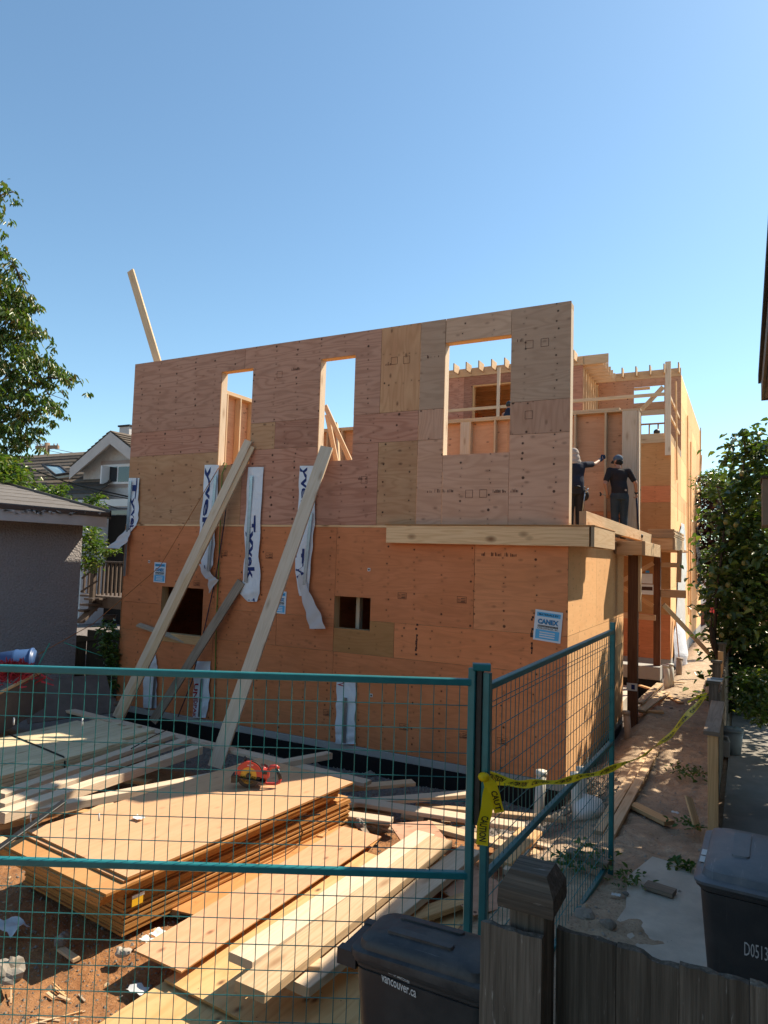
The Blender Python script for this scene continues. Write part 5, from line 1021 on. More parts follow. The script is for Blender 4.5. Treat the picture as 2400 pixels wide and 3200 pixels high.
# shake roof with skylight in front of it
SR = thing('shake_roof_house', 'low house with a brown shake roof and a skylight behind the garage', 'house', PY(120, 1700, 8.2)); s0, s1 = PY(-120, 1590, 7.4), PY(262, 1590, 7.4); tz = PY(150, 1422, 11.).z; dz = tz-s0.z
for k in range(15):
    f0, f1 = k/15, (k+1.2)/15; y0_, y1_ = 7.4+3.6*f0, 7.4+3.6*f1; za, zc = s0.z+dz*f0+.05, s0.z+dz*f1+.01; xe = s1.x-1.3*f0
    vs = [(s0.x-4, y0_, za), (xe, y0_, za), (xe, y1_, zc), (s0.x-4, y1_, zc)]; link('shake_course', mesh('shake_course', vs+[(p, q, r_-.04) for p, q, r_ in vs], [(0, 1, 2, 3), (0, 4, 5, 1), (1, 5, 6, 2)], 'shake' if k % 2 else 'shake_light'), SR)
bx('wall', (s0.x-4, s1.x-.3), (7.7, 11), (0, s0.z), 'stucco_pale', SR)
sk = [PY(150, 1457, 9.6), PY(192, 1490, 8.8), PY(232, 1484, 8.9), PY(205, 1462, 9.5)]; sk = [q+V((0, -.25, .03)) for q in sk]; o = link('skylight', mesh('skylight', sk+[q-V((0, -.05, .12)) for q in sk], [(0, 1, 2, 3), (0, 4, 5, 1), (1, 5, 6, 2), (2, 6, 7, 3), (3, 7, 4, 0)], 'glass_sky'), SR)
for i in range(4): tube_obj('skylight_frame', [sk[i], sk[(i+1) % 4]], .05, 'soffit_dark', o, 5)
# utility pole and wires
t = thing('utility_pole', 'wooden utility pole with a crossarm above the far roofs', 'pole', PD(148, 1750, 42)); a = PD(148, 1384, 42); MB().tube([(a.x, a.y, 0), a], .16, 10).build('pole', 'pole_wood', t, True)
p, q = PD(113, 1399, 42), PD(183, 1397, 42); board('crossarm', p, q, .25, .2, 'pole_wood', t)
for f in (.05, .2, .8, .95): c = p.lerp(q, f); MB().tube([c, c+V((0, 0, .22))], .05, 8).build('insulator', 'wire_grey', t, True)
for k, (a_, b_, m_) in enumerate([((60, 1358, 50), (300, 1430, 34), 'wire_grey'), ((60, 1366, 50), (300, 1440, 34), 'wire_grey'), ((0, 1345, 52), (148, 1390, 42), 'wire_grey')]):
    a, b = PD(*a_), PD(*b_); tube_obj('overhead_wire', [a, a.lerp(b, .5)-V((0, 0, .25)), b], .018, m_, label=['upper of two pale wires right of the utility pole', 'lower of two pale wires right of the utility pole', 'wire meeting the utility pole from the left'][k], cat='wire', n=5)
for k, (a_, b_, c_) in enumerate([((0, 1430, 17), (215, 1505, 15), (400, 1552, 13)), ((215, 1505, 15), (300, 1535, 14), (400, 1558, 13)), ((330, 1576, 13), (370, 1585, 13), (400, 1590, 13))]):
    tube_obj('service_cable', [PD(*a_), PD(*b_)-V((0, 0, .03)), PD(*c_)], .016 if k == 0 else .01, 'cable_black', label=['thick black service cable sagging towards the house corner', 'thin cable just below the service cable', 'short cable reaching the corner strap'][k], cat='cable', n=6)
# neighbour deck with railing
DK = thing('deck', 'brown wooden deck with a railing and stairs beside the garage', 'deck', PY(320, 2000, 2.6)); dy = 2.6; P2 = lambda px, py, y=dy: PY(px, py, y)
a, b = P2(262, 1752), P2(420, 1752); bx('top_rail', (a.x, b.x), (dy-.06, dy+.06), (a.z-.03, a.z+.01), 'deck_brown', DK); zr = a.z
zf = P2(320, 1862).z; bx('deck_floor', (P2(258, 1862).x, b.x), (dy-.08, dy+2), (zf-.04, zf), 'deck_brown', DK); bx('rim', (P2(300, 1862).x, b.x), (dy-.12, dy-.082), (zf-.26, zf-.005), 'deck_brown', DK)
for px_ in range(312, 420, 13): c = P2(px_, 1800); bx('baluster', (c.x-.04, c.x+.01), (dy-.02, dy+.02), (zf+.02, zr-.032), 'deck_brown', DK)
for px_ in (266, 280, 292): c = P2(px_, 1800, dy+.1); bx('baluster', (c.x-.04, c.x+.01), (dy+.08, dy+.12), (zf+.02, zr-.032), 'deck_brown', DK)
c = P2(301, 1800, dy-.1); bx('post', (c.x-.06, c.x+.06), (dy-.22, dy-.13), (zf-.3, zr+.0), 'deck_brown', DK); board('handrail', P2(255, 1808, dy-.5), P2(306, 1768, dy-.25), .09, .04, 'deck_brown', DK); board('stringer', P2(248, 1945, dy-.6), P2(302, 1890, dy-.15), .25, .05, 'deck_brown', DK, (0, 1, 0)); board('handrail', P2(252, 1850, dy-.5), P2(304, 1815, dy-.25), .05, .04, 'deck_brown', DK)
for k in range(3): c = P2(258+14*k, 1905-18*k, dy-.4); bx('stair_tread', (c.x-.12, c.x+.16), (dy-.5, dy-.13), (c.z-.04, c.z), 'deck_brown', DK)
t = thing('hanging_basket', 'small planter hanging under the deck', 'planter', P2(342, 1935)); c = P2(342, 1935); MB().tube([c, c+V((0, 0, .1))], [.12, .16], 12).build('pot', 'soffit_dark', t, True)
PF_ = thing('plank_fence', 'dark plank fence with gaps between the garage and the house', 'fence', PY(260, 2085, .9)); p = 148
while p < 372:
    wpx = random.choice((22, 25, 28)); a, b = PY(p, 1975+random.uniform(-12, 10)+ (10 if p < 190 else 0), .9), PY(p+wpx-2.5-(3 if 220 < p < 250 else 0), 2010, .9); bx('plank', (a.x, b.x), (.88, .90), (-.2, a.z), 'fence_shaded', PF_); p += wpx
a, b = PY(200, 2005, .87), PY(370, 1985, .87); board('rail', a, b, .09, .04, 'fence_shaded', PF_, (0, -1, 0)); c = PY(172, 1975, .84); bx('post', (c.x-.06, c.x+.08), (.75, .86), (-.2, c.z), 'fence_shaded', PF_)
# site clutter at the far left
a, b = PD(-60, 2078, 9.2), PD(112, 2066, 9.35); t = thing('barrel', 'blue plastic barrel lying on its side by the garage', 'barrel', (a+b)/2-V((0, 0, .2))); MB().tube([a, a.lerp(b, .6), a.lerp(b, .62), a.lerp(b, .66), a.lerp(b, .7), b-(b-a).normalized()*.04, b], [.13, .165, .175, .175, .168, .17, .145], 22).build('drum', 'barrel_blue', t, True); x = (b-a).normalized(); MB().tube([b-x*.06, b-x*.03], .182, 22).build('rim', 'barrel_blue', t, True)
t = thing('mesh_heap', 'heap of crumpled red plastic mesh in a plywood box at the left edge', 'mesh', PD(40, 2150, 8.6)); mb = MB(); cc = PD(40, 2128, 8.7)
for k in range(900):
    o = V((random.gauss(-.12, .2), random.gauss(0, .17), 0)); o.z = .16*math.exp(-(o.x**2+o.y**2)*7)+random.uniform(-.08, .06); d_ = V((random.gauss(0, 1), random.gauss(0, 1), random.gauss(0, .6))).normalized(); s_ = d_.cross(V((random.random(), random.random(), random.random()))).normalized()
    c = cc+o+V((-.05, 0, 0)); L_ = random.uniform(.04, .1); mb.add([c-d_*L_-s_*.007, c-d_*L_+s_*.007, c+d_*L_+s_*.007+V((0, 0, .02)), c+d_*L_-s_*.007], [(0, 1, 2, 3)])
mb.build('strands', 'red_mesh', t)
bs = thing('plywood_box', 'open plywood-sided box holding the red mesh at the left edge', 'box', PD(60, 2180, 8.5)); a, b = PD(143, 2092, 9.0), PD(-30, 2180, 8.0); board('side', a-V((0, 0, .25)), b-V((0, 0, .25)), 0.5, .02, 'deck_brown', bs, (a-b).cross(Z_)); board('rim', a, b, .04, .03, 'lumber_orange', bs)  # side is brown instead of plywood-coloured, shade put into its colour
loose('plywood_sheet', PZ(75, 2195, .35), PZ(345, 2165, .35), .7, .02, 'deck_brown', 'dark plywood sheet propped in the shade in front of the plank fence', 'plywood', up=(0, -1, .3))  # brown in place of plywood colour, so the shade is in the tone
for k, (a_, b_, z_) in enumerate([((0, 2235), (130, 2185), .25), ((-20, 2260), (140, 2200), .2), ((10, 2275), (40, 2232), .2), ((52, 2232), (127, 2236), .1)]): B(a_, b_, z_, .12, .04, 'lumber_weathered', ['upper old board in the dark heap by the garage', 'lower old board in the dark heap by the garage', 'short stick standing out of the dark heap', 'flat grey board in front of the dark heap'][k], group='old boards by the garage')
# ------------------------------------------------------------------ loose stones, chips and rubbish
def stones(name, n, fx, rr, mat, label, flat_=1.):
    V_ = []; Q = []; base = np.array([[1, 0, 0], [0, 1, 0], [-1, 0, 0], [0, -1, 0], [0, 0, .8], [0, 0, -.8]]); fq = np.array([[0, 1, 4, 4], [1, 2, 4, 4], [2, 3, 4, 4], [3, 0, 4, 4]])
    vs = []; fs = []
    for k in range(n):
        x, y = fx(); r_ = rr*math.exp(random.gauss(0, .5)); a = random.uniform(0, 6.3); c, s_ = math.cos(a), math.sin(a); z = gzn(x, y)+r_*.15; o = len(vs)
        for bx_, by_, bz_ in base: e_ = random.uniform(.6, 1.2); X1, Y1 = bx_*e_*(2.2 if flat_ < 1 else 1), by_*e_; vs.append((x+(X1*c-Y1*s_)*r_, y+(X1*s_+Y1*c)*r_, z+bz_*r_*e_*flat_))
        fs += [(o, o+1, o+4), (o+1, o+2, o+4), (o+2, o+3, o+4), (o+3, o, o+4), (o+1, o, o+5), (o+2, o+1, o+5), (o+3, o+2, o+5), (o, o+3, o+5)]
    return tag(link(name, mesh(name, vs, fs, mat)), label, None, None, 'stuff')
stones('gravel', 14000, lambda: (random.uniform(-3.6, .1), random.uniform(-6.4, -1.0)), .0055, 'rock', 'small stones scattered over the yard dirt')
stones('foundation_gravel', 9000, lambda: (random.uniform(-6.5, .7), random.gauss(-.55, .35)), .014, 'rock', 'grey drain gravel along the foundation'); stones('path_pebbles', 1500, lambda: (random.uniform(.2, 1.6), random.uniform(-5.5, 6)), .007, 'rock', 'pebbles on the sand path')
stones('wood_chips', 700, lambda: (random.uniform(-3.5, 1.4), random.uniform(-6., -.8)), .007, 'chip_wood', 'wood chips and splinters on the ground', .2)
def rock(px, py, z, r_, label, mat='rock'):
    c = PZ(px, py, z); mb = MB().ell(c+V((0, 0, r_*.35)), (r_, r_*.8, r_*.6), 14, 9)
    for v in mb.v: d_ = v-c; v += d_*noise.fractal(v*14, 1, 2, 3)*.6
    tag(mb.build('rock', mat), label, 'rock', 'rocks in the dirt')
rock(25, 3050, .1, .10, 'pale broken concrete lump at the left edge'); rock(385, 2985, .06, .05, 'stone lying below the corner of the stack'); rock(345, 2710+30, .1, .05, 'clod of earth behind the stack, left'); rock(190, 2950, .05, .06, 'grey stone in the shadow of the stack'); rock(1130, 2585, .05, .07, 'dark clod behind the orange plywood'); rock(1900, 2900, .28, .05, 'stone at the edge of the concrete slab'); rock(1955, 2795, .28, .03, 'small dark stone on the concrete slab edge'); rock(1830, 2870, .27, .06, 'flat stone behind the wooden fence')
def scrap(px, py, z, s_, mat, label, cat='litter'):
    c = PZ(px, py, z); n = 5; vs = [c+V(((i-n/2)*s_/n, (j-n/2)*s_*.7/n, .25*s_*noise.noise(V((i*.7, j*.7, px)))+.1*s_)) for j in range(n+1) for i in range(n+1)]
    tag(link('litter', mesh('litter', vs, [(j*(n+1)+i, j*(n+1)+i+1, (j+1)*(n+1)+i+1, (j+1)*(n+1)+i) for j in range(n) for i in range(n)], mat, True)), label, cat, 'litter on the ground')
scrap(505, 2925, .06, .14, 'paper', 'crumpled white paper under the right side of the stack'); scrap(460, 2938, .06, .09, 'paper', 'smaller crumpled paper beside the stack'); scrap(35, 2900, .08, .2, 'plastic_sheet', 'clear plastic wrapper in the shadow of the stack'); scrap(432, 2558, .49, .09, 'paper', 'small white card lying on the plywood stack'); scrap(430, 3095, .05, .11, 'plastic_sheet', 'clear plastic cup lid in the dirt'); scrap(1925, 2798, .28, .06, 'paper', 'torn paper on the dirt behind the fence'); scrap(2110, 2540, .12, .07, 'paper', 'white scrap on the sand path'); scrap(1105, 2640, .08, .05, 'paper', 'crumpled foil on the dirt behind the orange plywood')
# ------------------------------------------------------------------ people
ex = V((CR.x, CR.y, 0)).normalized(); ey = V((-ex.y, ex.x, 0))
def ring_loft(mb, secs, n=16):
    vs = []
    for z, cx, cy, rx, ry in secs:
        for k in range(n): a = 2*math.pi*k/n; vs.append(V((cx+rx*math.cos(a), cy+ry*math.sin(a), z)))
    fs = [(j*n+k, j*n+(k+1) % n, (j+1)*n+(k+1) % n, (j+1)*n+k) for j in range(len(secs)-1) for k in range(n)]+[tuple(range(n))[::-1], tuple((len(secs)-1)*n+k for k in range(n))]
    mb.add(vs, fs)
def flesh(name, mb, mat, parent, mw, vox=.011, it=6):
    o = mb.build(name, mat, parent, True, mw); r = o.modifiers.new('remesh', 'REMESH'); r.mode = 'VOXEL'; r.voxel_size = vox; r.use_smooth_shade = True; s = o.modifiers.new('smooth', 'SMOOTH'); s.iterations = it; s.factor = .5; return o
def limb(mb, pts, rad, n=10):                              # tapered limb with rounded joints
    P = [V(p) for p in pts]; Q = []; Rr = []
    for i in range(len(P)-1):
        for k in range(6): f = k/6; Q.append(P[i].lerp(P[i+1], f)); Rr.append(rad[i]+(rad[i+1]-rad[i])*f)
    Q.append(P[-1]); Rr.append(rad[-1]); mb.tube(Q, Rr, n)
    for p, r_ in zip(P, rad): mb.ell(p, (r_, r_, r_), 10, 8)
def hand(mb, w, d, side, nrm, curl=.6, s=1.):
    """palm from wrist w along d, fingers curling towards nrm, thumb on 'side'"""
    d, side, nrm = V(d).normalized(), V(side).normalized(), V(nrm).normalized(); w = V(w)
    rot = Matrix((side, d, nrm)).transposed(); mb.ell(w+d*.045*s, (.040*s, .052*s, .018*s), 12, 8, rot=rot)
    for k, (o, L) in enumerate(((.028, .072), (.010, .080), (-.010, .075), (-.027, .060))):
        p = w+d*.085*s+side*o*s; q = p+(d*math.cos(curl)+nrm*math.sin(curl))*L*.5*s; r_ = q+(d*math.cos(curl*2.2)+nrm*math.sin(curl*2.2))*L*.5*s; mb.tube([p-d*.02*s, p, q, r_], [.011*s, .0105*s, .0095*s, .008*s], 8); mb.ell(r_, (.008*s,)*3, 8, 6)
    p = w+d*.03*s+side*.034*s; q = p+(side*.6+d*.7+nrm*.3).normalized()*.04*s; mb.tube([p-side*.01*s, p, q, q+(d*.8+nrm*.6-side*.1).normalized()*.03*s], [.014*s, .013*s, .012*s, .009*s], 8)
def head(mb, c, s, face):
    f = V(face).normalized(); up = (Z_-f*f.z).normalized(); rt = f.cross(up); rot = Matrix((rt, f, up)).transposed(); c = V(c)
    mb.ell(c, (.076*s, .096*s, .113*s), 16, 12, rot=rot); mb.ell(c+f*.03*s-up*.055*s, (.056*s, .066*s, .058*s), 12, 10, rot=rot)
    mb.ell(c+f*.098*s-up*.018*s, (.013*s, .022*s, .022*s), 8, 6, rot=rot); mb.ell(c+f*.085*s-up*.062*s, (.026*s, .014*s, .009*s), 8, 6, rot=rot)
    for k in (-1, 1): mb.ell(c+rt*.078*s*k-f*.005*s-up*.012*s, (.012*s, .022*s, .032*s), 8, 6, rot=rot); mb.ell(c+f*.082*s+rt*.032*s*k+up*.012*s, (.015*s, .01*s, .009*s), 8, 6, rot=rot)
    return f, up, rt
def person(label, loc, sc_, joints, mats, face, hands, cap):
    t = thing('person', label, 'person', loc); mw = Matrix(((ex.x*sc_, ey.x*sc_, 0, loc.x), (ex.y*sc_, ey.y*sc_, 0, loc.y), (0, 0, sc_, loc.z), (0, 0, 0, 1))); J = joints
    b = MB(); ring_loft(b, [(J['pel'][2]-.08, J['pel'][0], J['pel'][1], .13, .095), (J['pel'][2]+.06, J['pel'][0], J['pel'][1], .14, .10), (J['ch'][2]-.12, J['ch'][0], J['ch'][1], .13, .095), (J['ch'][2]+.04, J['ch'][0], J['ch'][1], .155, .105), (J['nk'][2]-.06, J['nk'][0], J['nk'][1]-.01, .09, .06)])
    limb(b, [J['nk'], V(J['hd'])-V((0, .0, .06))], [.055, .052])
    f, up, rt = head(b, J['hd'], 1., face)
    for s in 'lr':
        limb(b, [J['sh'+s], J['el'+s], J['wr'+s]], [.056, .042, .028]); d = (V(J['wr'+s])-V(J['el'+s])).normalized(); hand(b, J['wr'+s], hands[s][0] or d, hands[s][1], hands[s][2], hands[s][3])
        limb(b, [J['hp'+s], J['kn'+s], J['ft'+s]], [.078, .052, .04])
    flesh('body', b, mats['skin'], t, mw, .0075, 3)
    s_ = MB(); ring_loft(s_, [(J['pel'][2]-.03, J['pel'][0], J['pel'][1], .165, .125), (J['pel'][2]+.10, J['pel'][0], J['pel'][1], .162, .12), (J['ch'][2]-.10, J['ch'][0], J['ch'][1], .165, .118), (J['ch'][2]+.04, J['ch'][0], J['ch'][1], .19, .125), (J['ch'][2]+.12, J['ch'][0], J['ch'][1]+.01, .18, .11), (J['nk'][2]-.035, J['nk'][0], J['nk'][1]-.01, .085, .07)])
    for s in 'lr': m_ = V(J['sh'+s]).lerp(V(J['el'+s]), .72); limb(s_, [V(J['ch'])+V((0, 0, .08)), J['sh'+s], m_], [.08, .066, .060])
    flesh('shirt', s_, mats['shirt'], t, mw, .011, 5)
    p = MB(); ring_loft(p, [(J['pel'][2]-.14, J['pel'][0], J['pel'][1], .155, .12), (J['pel'][2]-.02, J['pel'][0], J['pel'][1], .162, .125), (J['pel'][2]+.05, J['pel'][0], J['pel'][1], .150, .112)])
    for s in 'lr': limb(p, [J['hp'+s], J['kn'+s], V(J['ft'+s])+V((0, 0, .05))], [.098, .078, .068])
    flesh('trousers', p, mats['pants'], t, mw, .011, 5)
    bb = MB()
    for s in 'lr': q = V(J['ft'+s]); bb.ell(q+V((0, .06, .0)), (.052, .14, .055), 12, 8)
    bb.build('boots', 'boot', t, True, mw)
    c = V(J['hd']); rot = Matrix((rt, f, up)).transposed(); cp = MB()
    cp.ell(c+up*.03, (.088, .108, .094), 16, 10, rot=rot)
    if cap == 'cap':
        cp.v = [v if (v-c).dot(up) > -.005 else v+up*(-.005-(v-c).dot(up)) for v in cp.v]; vs = []
        for k in range(9): a = R(-70+140*k/8); o = c+f*(.075+.02*math.cos(a))*1.0+rt*.085*math.sin(a); vs += [o+up*.02, o+f*.075*math.cos(a)-up*.012, o+f*.073*math.cos(a)-up*.018, o+up*.012]
        fs = [(k*4+j, k*4+(j+1) % 4, k*4+4+(j+1) % 4, k*4+4+j) for k in range(8) for j in range(4)]; cp.add(vs, fs)
    else:
        cp.ell(c+up*.01, (.098, .115, .085), 16, 10, rot=rot); cp.ell(c-f*.03-up*.09, (.105, .09, .12), 14, 10, rot=rot); cp.ell(c-f*.06-up*.17, (.12, .06, .09), 12, 8, rot=rot); cp.ell(c-f*.055-up*.25, (.05, .03, .06), 10, 8, rot=rot)
    MB().ell(c-f*.022-up*.03, (.081, .082, .075), 14, 10, rot=rot).build('hair', 'leather_dark', t, True, mw)
    cp.build('cap' if cap == 'cap' else 'sun_hood', mats['cap'], t, True, mw); return t, mw
# worker with the sledgehammer
wl0 = PD(1935, 1694, 12.5); wl0.z = 3.05
JA = dict(pel=(0, 0, .93), ch=(-.01, .05, 1.26), nk=(-.005, .07, 1.44), hd=(0.0, .10, 1.585), shl=(-.185, .04, 1.375), shr=(.185, .03, 1.375), ell=(-.30, -.03, 1.10), wrl=(-.215, .07, .90), elr=(.315, .0, 1.13), wrr=(.375, .10, .945), hpl=(-.09, 0, .86), hpr=(.09, 0, .86), knl=(-.075, .05, .46), knr=(.10, .03, .46), ftl=(-.06, .0, .05), ftr=(.085, -.03, .05))
pA, mwA = person('worker in a black t-shirt, dark jeans and blue cap seen from behind', wl0, .92, JA, dict(skin='skin', shirt='shirt_black', pants='jeans', cap='cap_blue'), (-.45, .85, -.12), dict(l=((.25, .6, -.7), (1, 0, .2), (.3, .8, .2), .9), r=((.1, .2, -1), (0, -1, 0), (-1, 0, 0), 1.0)), 'cap')
MB().box((.06, -.128, .955), (.10, -.122, .99)).build('pocket_patch', 'cloth_beige', pA, False, mwA)
MB().tube([(-.16, -.0, .975), (0, -.128, .985), (.16, 0, .975)], .012, 6).build('belt', 'leather_dark', pA, True, mwA)
MB().tube([(.355, .085, .965), (.375, .1, .945), (.378, .105, .925)], .034, 10).build('wrist_band', 'saw_black', pA, True, mwA)
sh0 = mwA @ V((.385, .13, .93)); t = thing('sledgehammer', 'long handled sledgehammer held upright by the worker in black', 'hammer', mwA @ V((.45, .2, .04))); a = mwA @ V((.372, .115, 1.0)); b = mwA @ V((.455, .19, .09)); MB().tube([a, b], .018, 10).build('handle', 'cable_navy', t, True); x = (ex*.9-ey*.2); MB().tube([b-x*.08, b-x*.06, b+x*.06, b+x*.08], [.03, .036, .036, .03], 8).build('head', 'steel_bare', t, True)
t = thing('hammer', 'claw hammer in the left hand of the worker in black', 'hammer', mwA @ V((-.3, .1, .85))); a, b = mwA @ V((-.19, .12, .86)), mwA @ V((-.33, .12, .905)); MB().tube([a+(a-b)*.6, b], .013, 8).build('handle', 'lumber_grey', t, True); MB().tube([b+V((0, 0, .035))-ex*.02, b, b-V((0, 0, .035))-ex*.015], [.01, .017, .015], 8).build('head', 'steel_bare', t, True)
# worker reaching out, half hidden by the wall end
wb = PD(1797, 1690, 12.1); wb.z = 3.05
JB = dict(pel=(0, 0, .95), ch=(0, .04, 1.28), nk=(0, .06, 1.46), hd=(-.02, .09, 1.60), shl=(-.185, .04, 1.39), shr=(.185, .05, 1.40), ell=(-.25, .05, 1.12), wrl=(-.22, .2, .95), elr=(.42, .22, 1.44), wrr=(.60, .40, 1.56), hpl=(-.09, 0, .88), hpr=(.09, 0, .88), knl=(-.09, .05, .47), knr=(.09, .04, .47), ftl=(-.1, .0, .05), ftr=(.09, -.03, .05))
pB, mwB = person('worker in a navy shirt and pale sun hood reaching towards the framed wall', wb, .93, JB, dict(skin='skin', shirt='shirt_navy', pants='trousers_dark', cap='cloth_beige'), (-.3, .9, -.1), dict(l=((.2, .5, -.6), (1, 0, 0), (.2, .8, .2), .7), r=((.55, .5, .5), (-.3, -.3, .9), (.3, .6, -.5), .3)), 'hood')
gl = MB(); limb(gl, [V((.55, .35, 1.527)), V((.60, .40, 1.56))], [.036, .04]); hand(gl, (.60, .40, 1.56), (.55, .5, .5), (-.3, -.3, .9), (.3, .6, -.5), .3, 1.22); flesh('glove', gl, 'glove_blue', pB, mwB, .006, 3)
tb = thing('tool_belt', 'dark leather tool pouch with a hammer on the reaching worker', 'tool belt', mwB @ V((.17, -.05, .75))); MB().ell(mwB @ V((.165, -.06, .80)), (.07, .06, .10), 12, 8).build('pouch', 'leather_dark', tb, True); MB().tube([mwB @ V((-.17, 0, .95)), mwB @ V((0, -.14, .95)), mwB @ V((.17, 0, .95))], .025, 8).build('strap', 'leather_dark', tb, True); MB().tube([mwB @ V((.14, -.13, .86)), mwB @ V((.10, -.13, .50))], .011, 8).build('hammer_handle', 'galvanised', tb, True); MB().tube([mwB @ V((.15, -.13, .84)), mwB @ V((.20, -.13, .93))], .012, 8).build('hammer_head', 'galvanised', tb, True)
def crouch(label, loc, s):
    t = thing('person', label, 'person', loc); mw = Matrix.Translation(loc) @ Matrix.Scale(s, 4); b = MB(); head(b, (0, .05, .78), 1., (-.8, .3, -.2)); limb(b, [(0, 0, .66), (0, .02, .45), (0, -.05, .15)], [.07, .15, .16]); limb(b, [(-.15, .05, .55), (-.3, .2, .35), (-.2, .4, .3)], [.06, .05, .035]); hand(b, (-.2, .4, .3), (.3, .9, 0), (1, 0, 0), (0, 0, -1), .5); limb(b, [(.15, .05, .55), (.3, .2, .35), (.2, .4, .3)], [.06, .05, .035]); hand(b, (.2, .4, .3), (-.3, .9, 0), (-1, 0, 0), (0, 0, -1), .5); limb(b, [(-.1, 0, .12), (-.15, .4, .35), (-.15, .25, .0)], [.1, .07, .05]); limb(b, [(.1, 0, .12), (.15, .4, .35), (.15, .25, .0)], [.1, .07, .05]); flesh('body', b, 'skin', t, mw, .011, 4)
    c = MB(); limb(c, [(0, 0, .60), (0, .02, .42), (0, -.05, .12)], [.12, .19, .2]); flesh('jacket', c, 'shirt_navy', t, mw, .02, 4); MB().ell((0, .05, .82), (.105, .12, .1), 14, 10).build('cap', 'saw_black', t, True, mw)
crouch('worker in a black cap crouching beyond the framed wall, seen through the right window', PY(1590, 1315, 9.8)-V((0, 0, .35)), 1.); crouch('worker bent over on the balcony behind the guard rail', PY(2052, 1345, 13.2)-V((0, 0, .78)), .9)
# ------------------------------------------------------------------ trees and shrubs
def blobs_to_leaves(bl, D0, dj, size, dens, droop=.5, width=.42, tuft=0):
    C = []
    for b in bl:
        px, py, r = b[:3]; d = D0+(b[3] if len(b) > 3 else 0); n = int(dens*r*r*(b[4] if len(b) > 4 else 1)); c = PD(px, py, d); rr = r*d/F
        if n < 1: continue
        v = rng.normal(0, 1, (n, 3)); v /= np.linalg.norm(v, axis=1)[:, None]; v *= (rng.uniform(0, 1, n)**.45)[:, None]*rr
        dep = rng.normal(0, dj, n); q_ = np.array(c)+v+np.array([_f.x, _f.y, 0])*dep[:, None]; C.append(tufts(q_, tuft, size*.35) if tuft else q_)
    return leaves(np.concatenate(C), size, droop, width)
def tree(name, label, cat, base, trunk, branches, bl, D0, dj, size, dens, leaf, droop=.5, width=.42, tr=.12, group=None, twigs=True, tuft=0):
    t = thing(name, label, cat, base, group)
    if trunk: MB().tube(trunk, [tr*(1-.55*k/(len(trunk)-1)) for k in range(len(trunk))], 9).build('trunk', 'bark', t, True)
    mb = MB()
    for pts, r_ in branches: mb.tube(pts, [r_*(1-.7*k/(len(pts)-1)) for k in range(len(pts))], 6)
    if twigs and trunk:
        for b in bl:
            c = PD(b[0], b[1], D0+(b[3] if len(b) > 3 else 0)); s = min(list(trunk[1:])+[q for pts, _ in branches for q in pts], key=lambda p: (V(p)-c).length); s = V(s); m = s.lerp(c, .55)+V((0, 0, .08*(c-s).length)); mb.tube([s, m, c, c+(c-m)*.15], [.016, .011, .006, .003], 5)
    if mb.v: mb.build('branches', 'bark', t, True)
    v, q = blobs_to_leaves(bl, D0, dj, size, dens, droop, width, tuft); link('crown', fastmesh('crown', v, q, leaf), t); return t
LT = [(10, 590, 30), (35, 605, 18), (8, 670, 22), (5, 715, 10), (20, 790, 30), (48, 812, 22), (12, 850, 28), (60, 855, 18), (30, 890, 38), (75, 905, 34), (25, 940, 45), (85, 950, 38), (105, 935, 18), (45, 985, 45), (95, 1000, 34), (20, 1030, 40), (110, 1035, 28), (70, 1055, 36), (135, 1040, 18), (60, 1100, 34), (90, 1095, 26), (25, 1140, 36), (110, 1130, 34), (150, 1125, 30), (180, 1150, 26), (205, 1165, 22), (228, 1190, 15), (60, 1170, 40), (120, 1180, 38), (160, 1195, 24), (30, 1215, 40), (85, 1235, 40), (140, 1245, 34), (165, 1270, 22), (20, 1280, 36), (65, 1300, 34), (115, 1300, 26), (150, 1305, 18), (15, 1330, 36), (60, 1350, 32), (95, 1345, 20), (115, 1330, 18), (75, 1375, 26), (30, 1390, 32), (45, 1420, 26), (12, 1430, 32), (120, 1370-10, 14), (170, 1285, 16)]
LT = [(a_-12, b_, c_*.84) for a_, b_, c_ in LT]
LT += [(-75-60*(k % 4)+random.uniform(-20, 20), 560+45*k, 75, random.uniform(-1, 1), .35) for k in range(19)]+[(-330+random.uniform(-60, 60), 600+60*k, 95, random.uniform(-1.5, 1.5), .2) for k in range(13)]
tb_ = [PD(-170, 1850, 17), PD(-165, 1500, 17), PD(-150, 1250, 17.2), PD(-110, 1000, 17), PD(-90, 800, 17), PD(-60, 640, 17)]
br = [([PD(-150, 1300, 17.2), PD(-40, 1250, 17), PD(60, 1230, 16.9), PD(150, 1180, 16.9), PD(225, 1185, 16.9)], .06), ([PD(-150, 1380, 17.2), PD(-20, 1330, 17), PD(80, 1290, 16.9), PD(165, 1275, 17)], .05), ([PD(-110, 1100, 17), PD(0, 1080, 17), PD(80, 1040, 17), PD(130, 1040, 17)], .05), ([PD(-90, 900, 17), PD(0, 880, 17), PD(60, 860, 17)], .04), ([PD(-60, 700, 17), PD(0, 610, 17), PD(40, 600, 17)], .03), ([PD(20, 1170, 16.8), PD(60, 1150, 16.8), PD(110, 1160, 16.8), PD(150, 1230, 16.8), PD(205, 1250, 16.8)], .02)]
tree('cherry_tree', 'tall leafy tree with drooping leaves at the left edge', 'tree', PD(-170, 1850, 17), tb_, br, LT, 17, .5, .155, .21, 'leaf_cherry', 1.1, .36, .2, tuft=8)
tree('shrub', 'leafy vine growing over the left of the garage roof', 'shrub', PD(40, 1560, 15), None, [], [(0, 1450, 40), (35, 1470, 34), (15, 1490, 40), (60, 1500, 30), (85, 1525, 22), (30, 1520, 34), (-40, 1470, 60), (70, 1545, 22)], 15, .4, .12, .16, 'leaf_small', .3, .5)
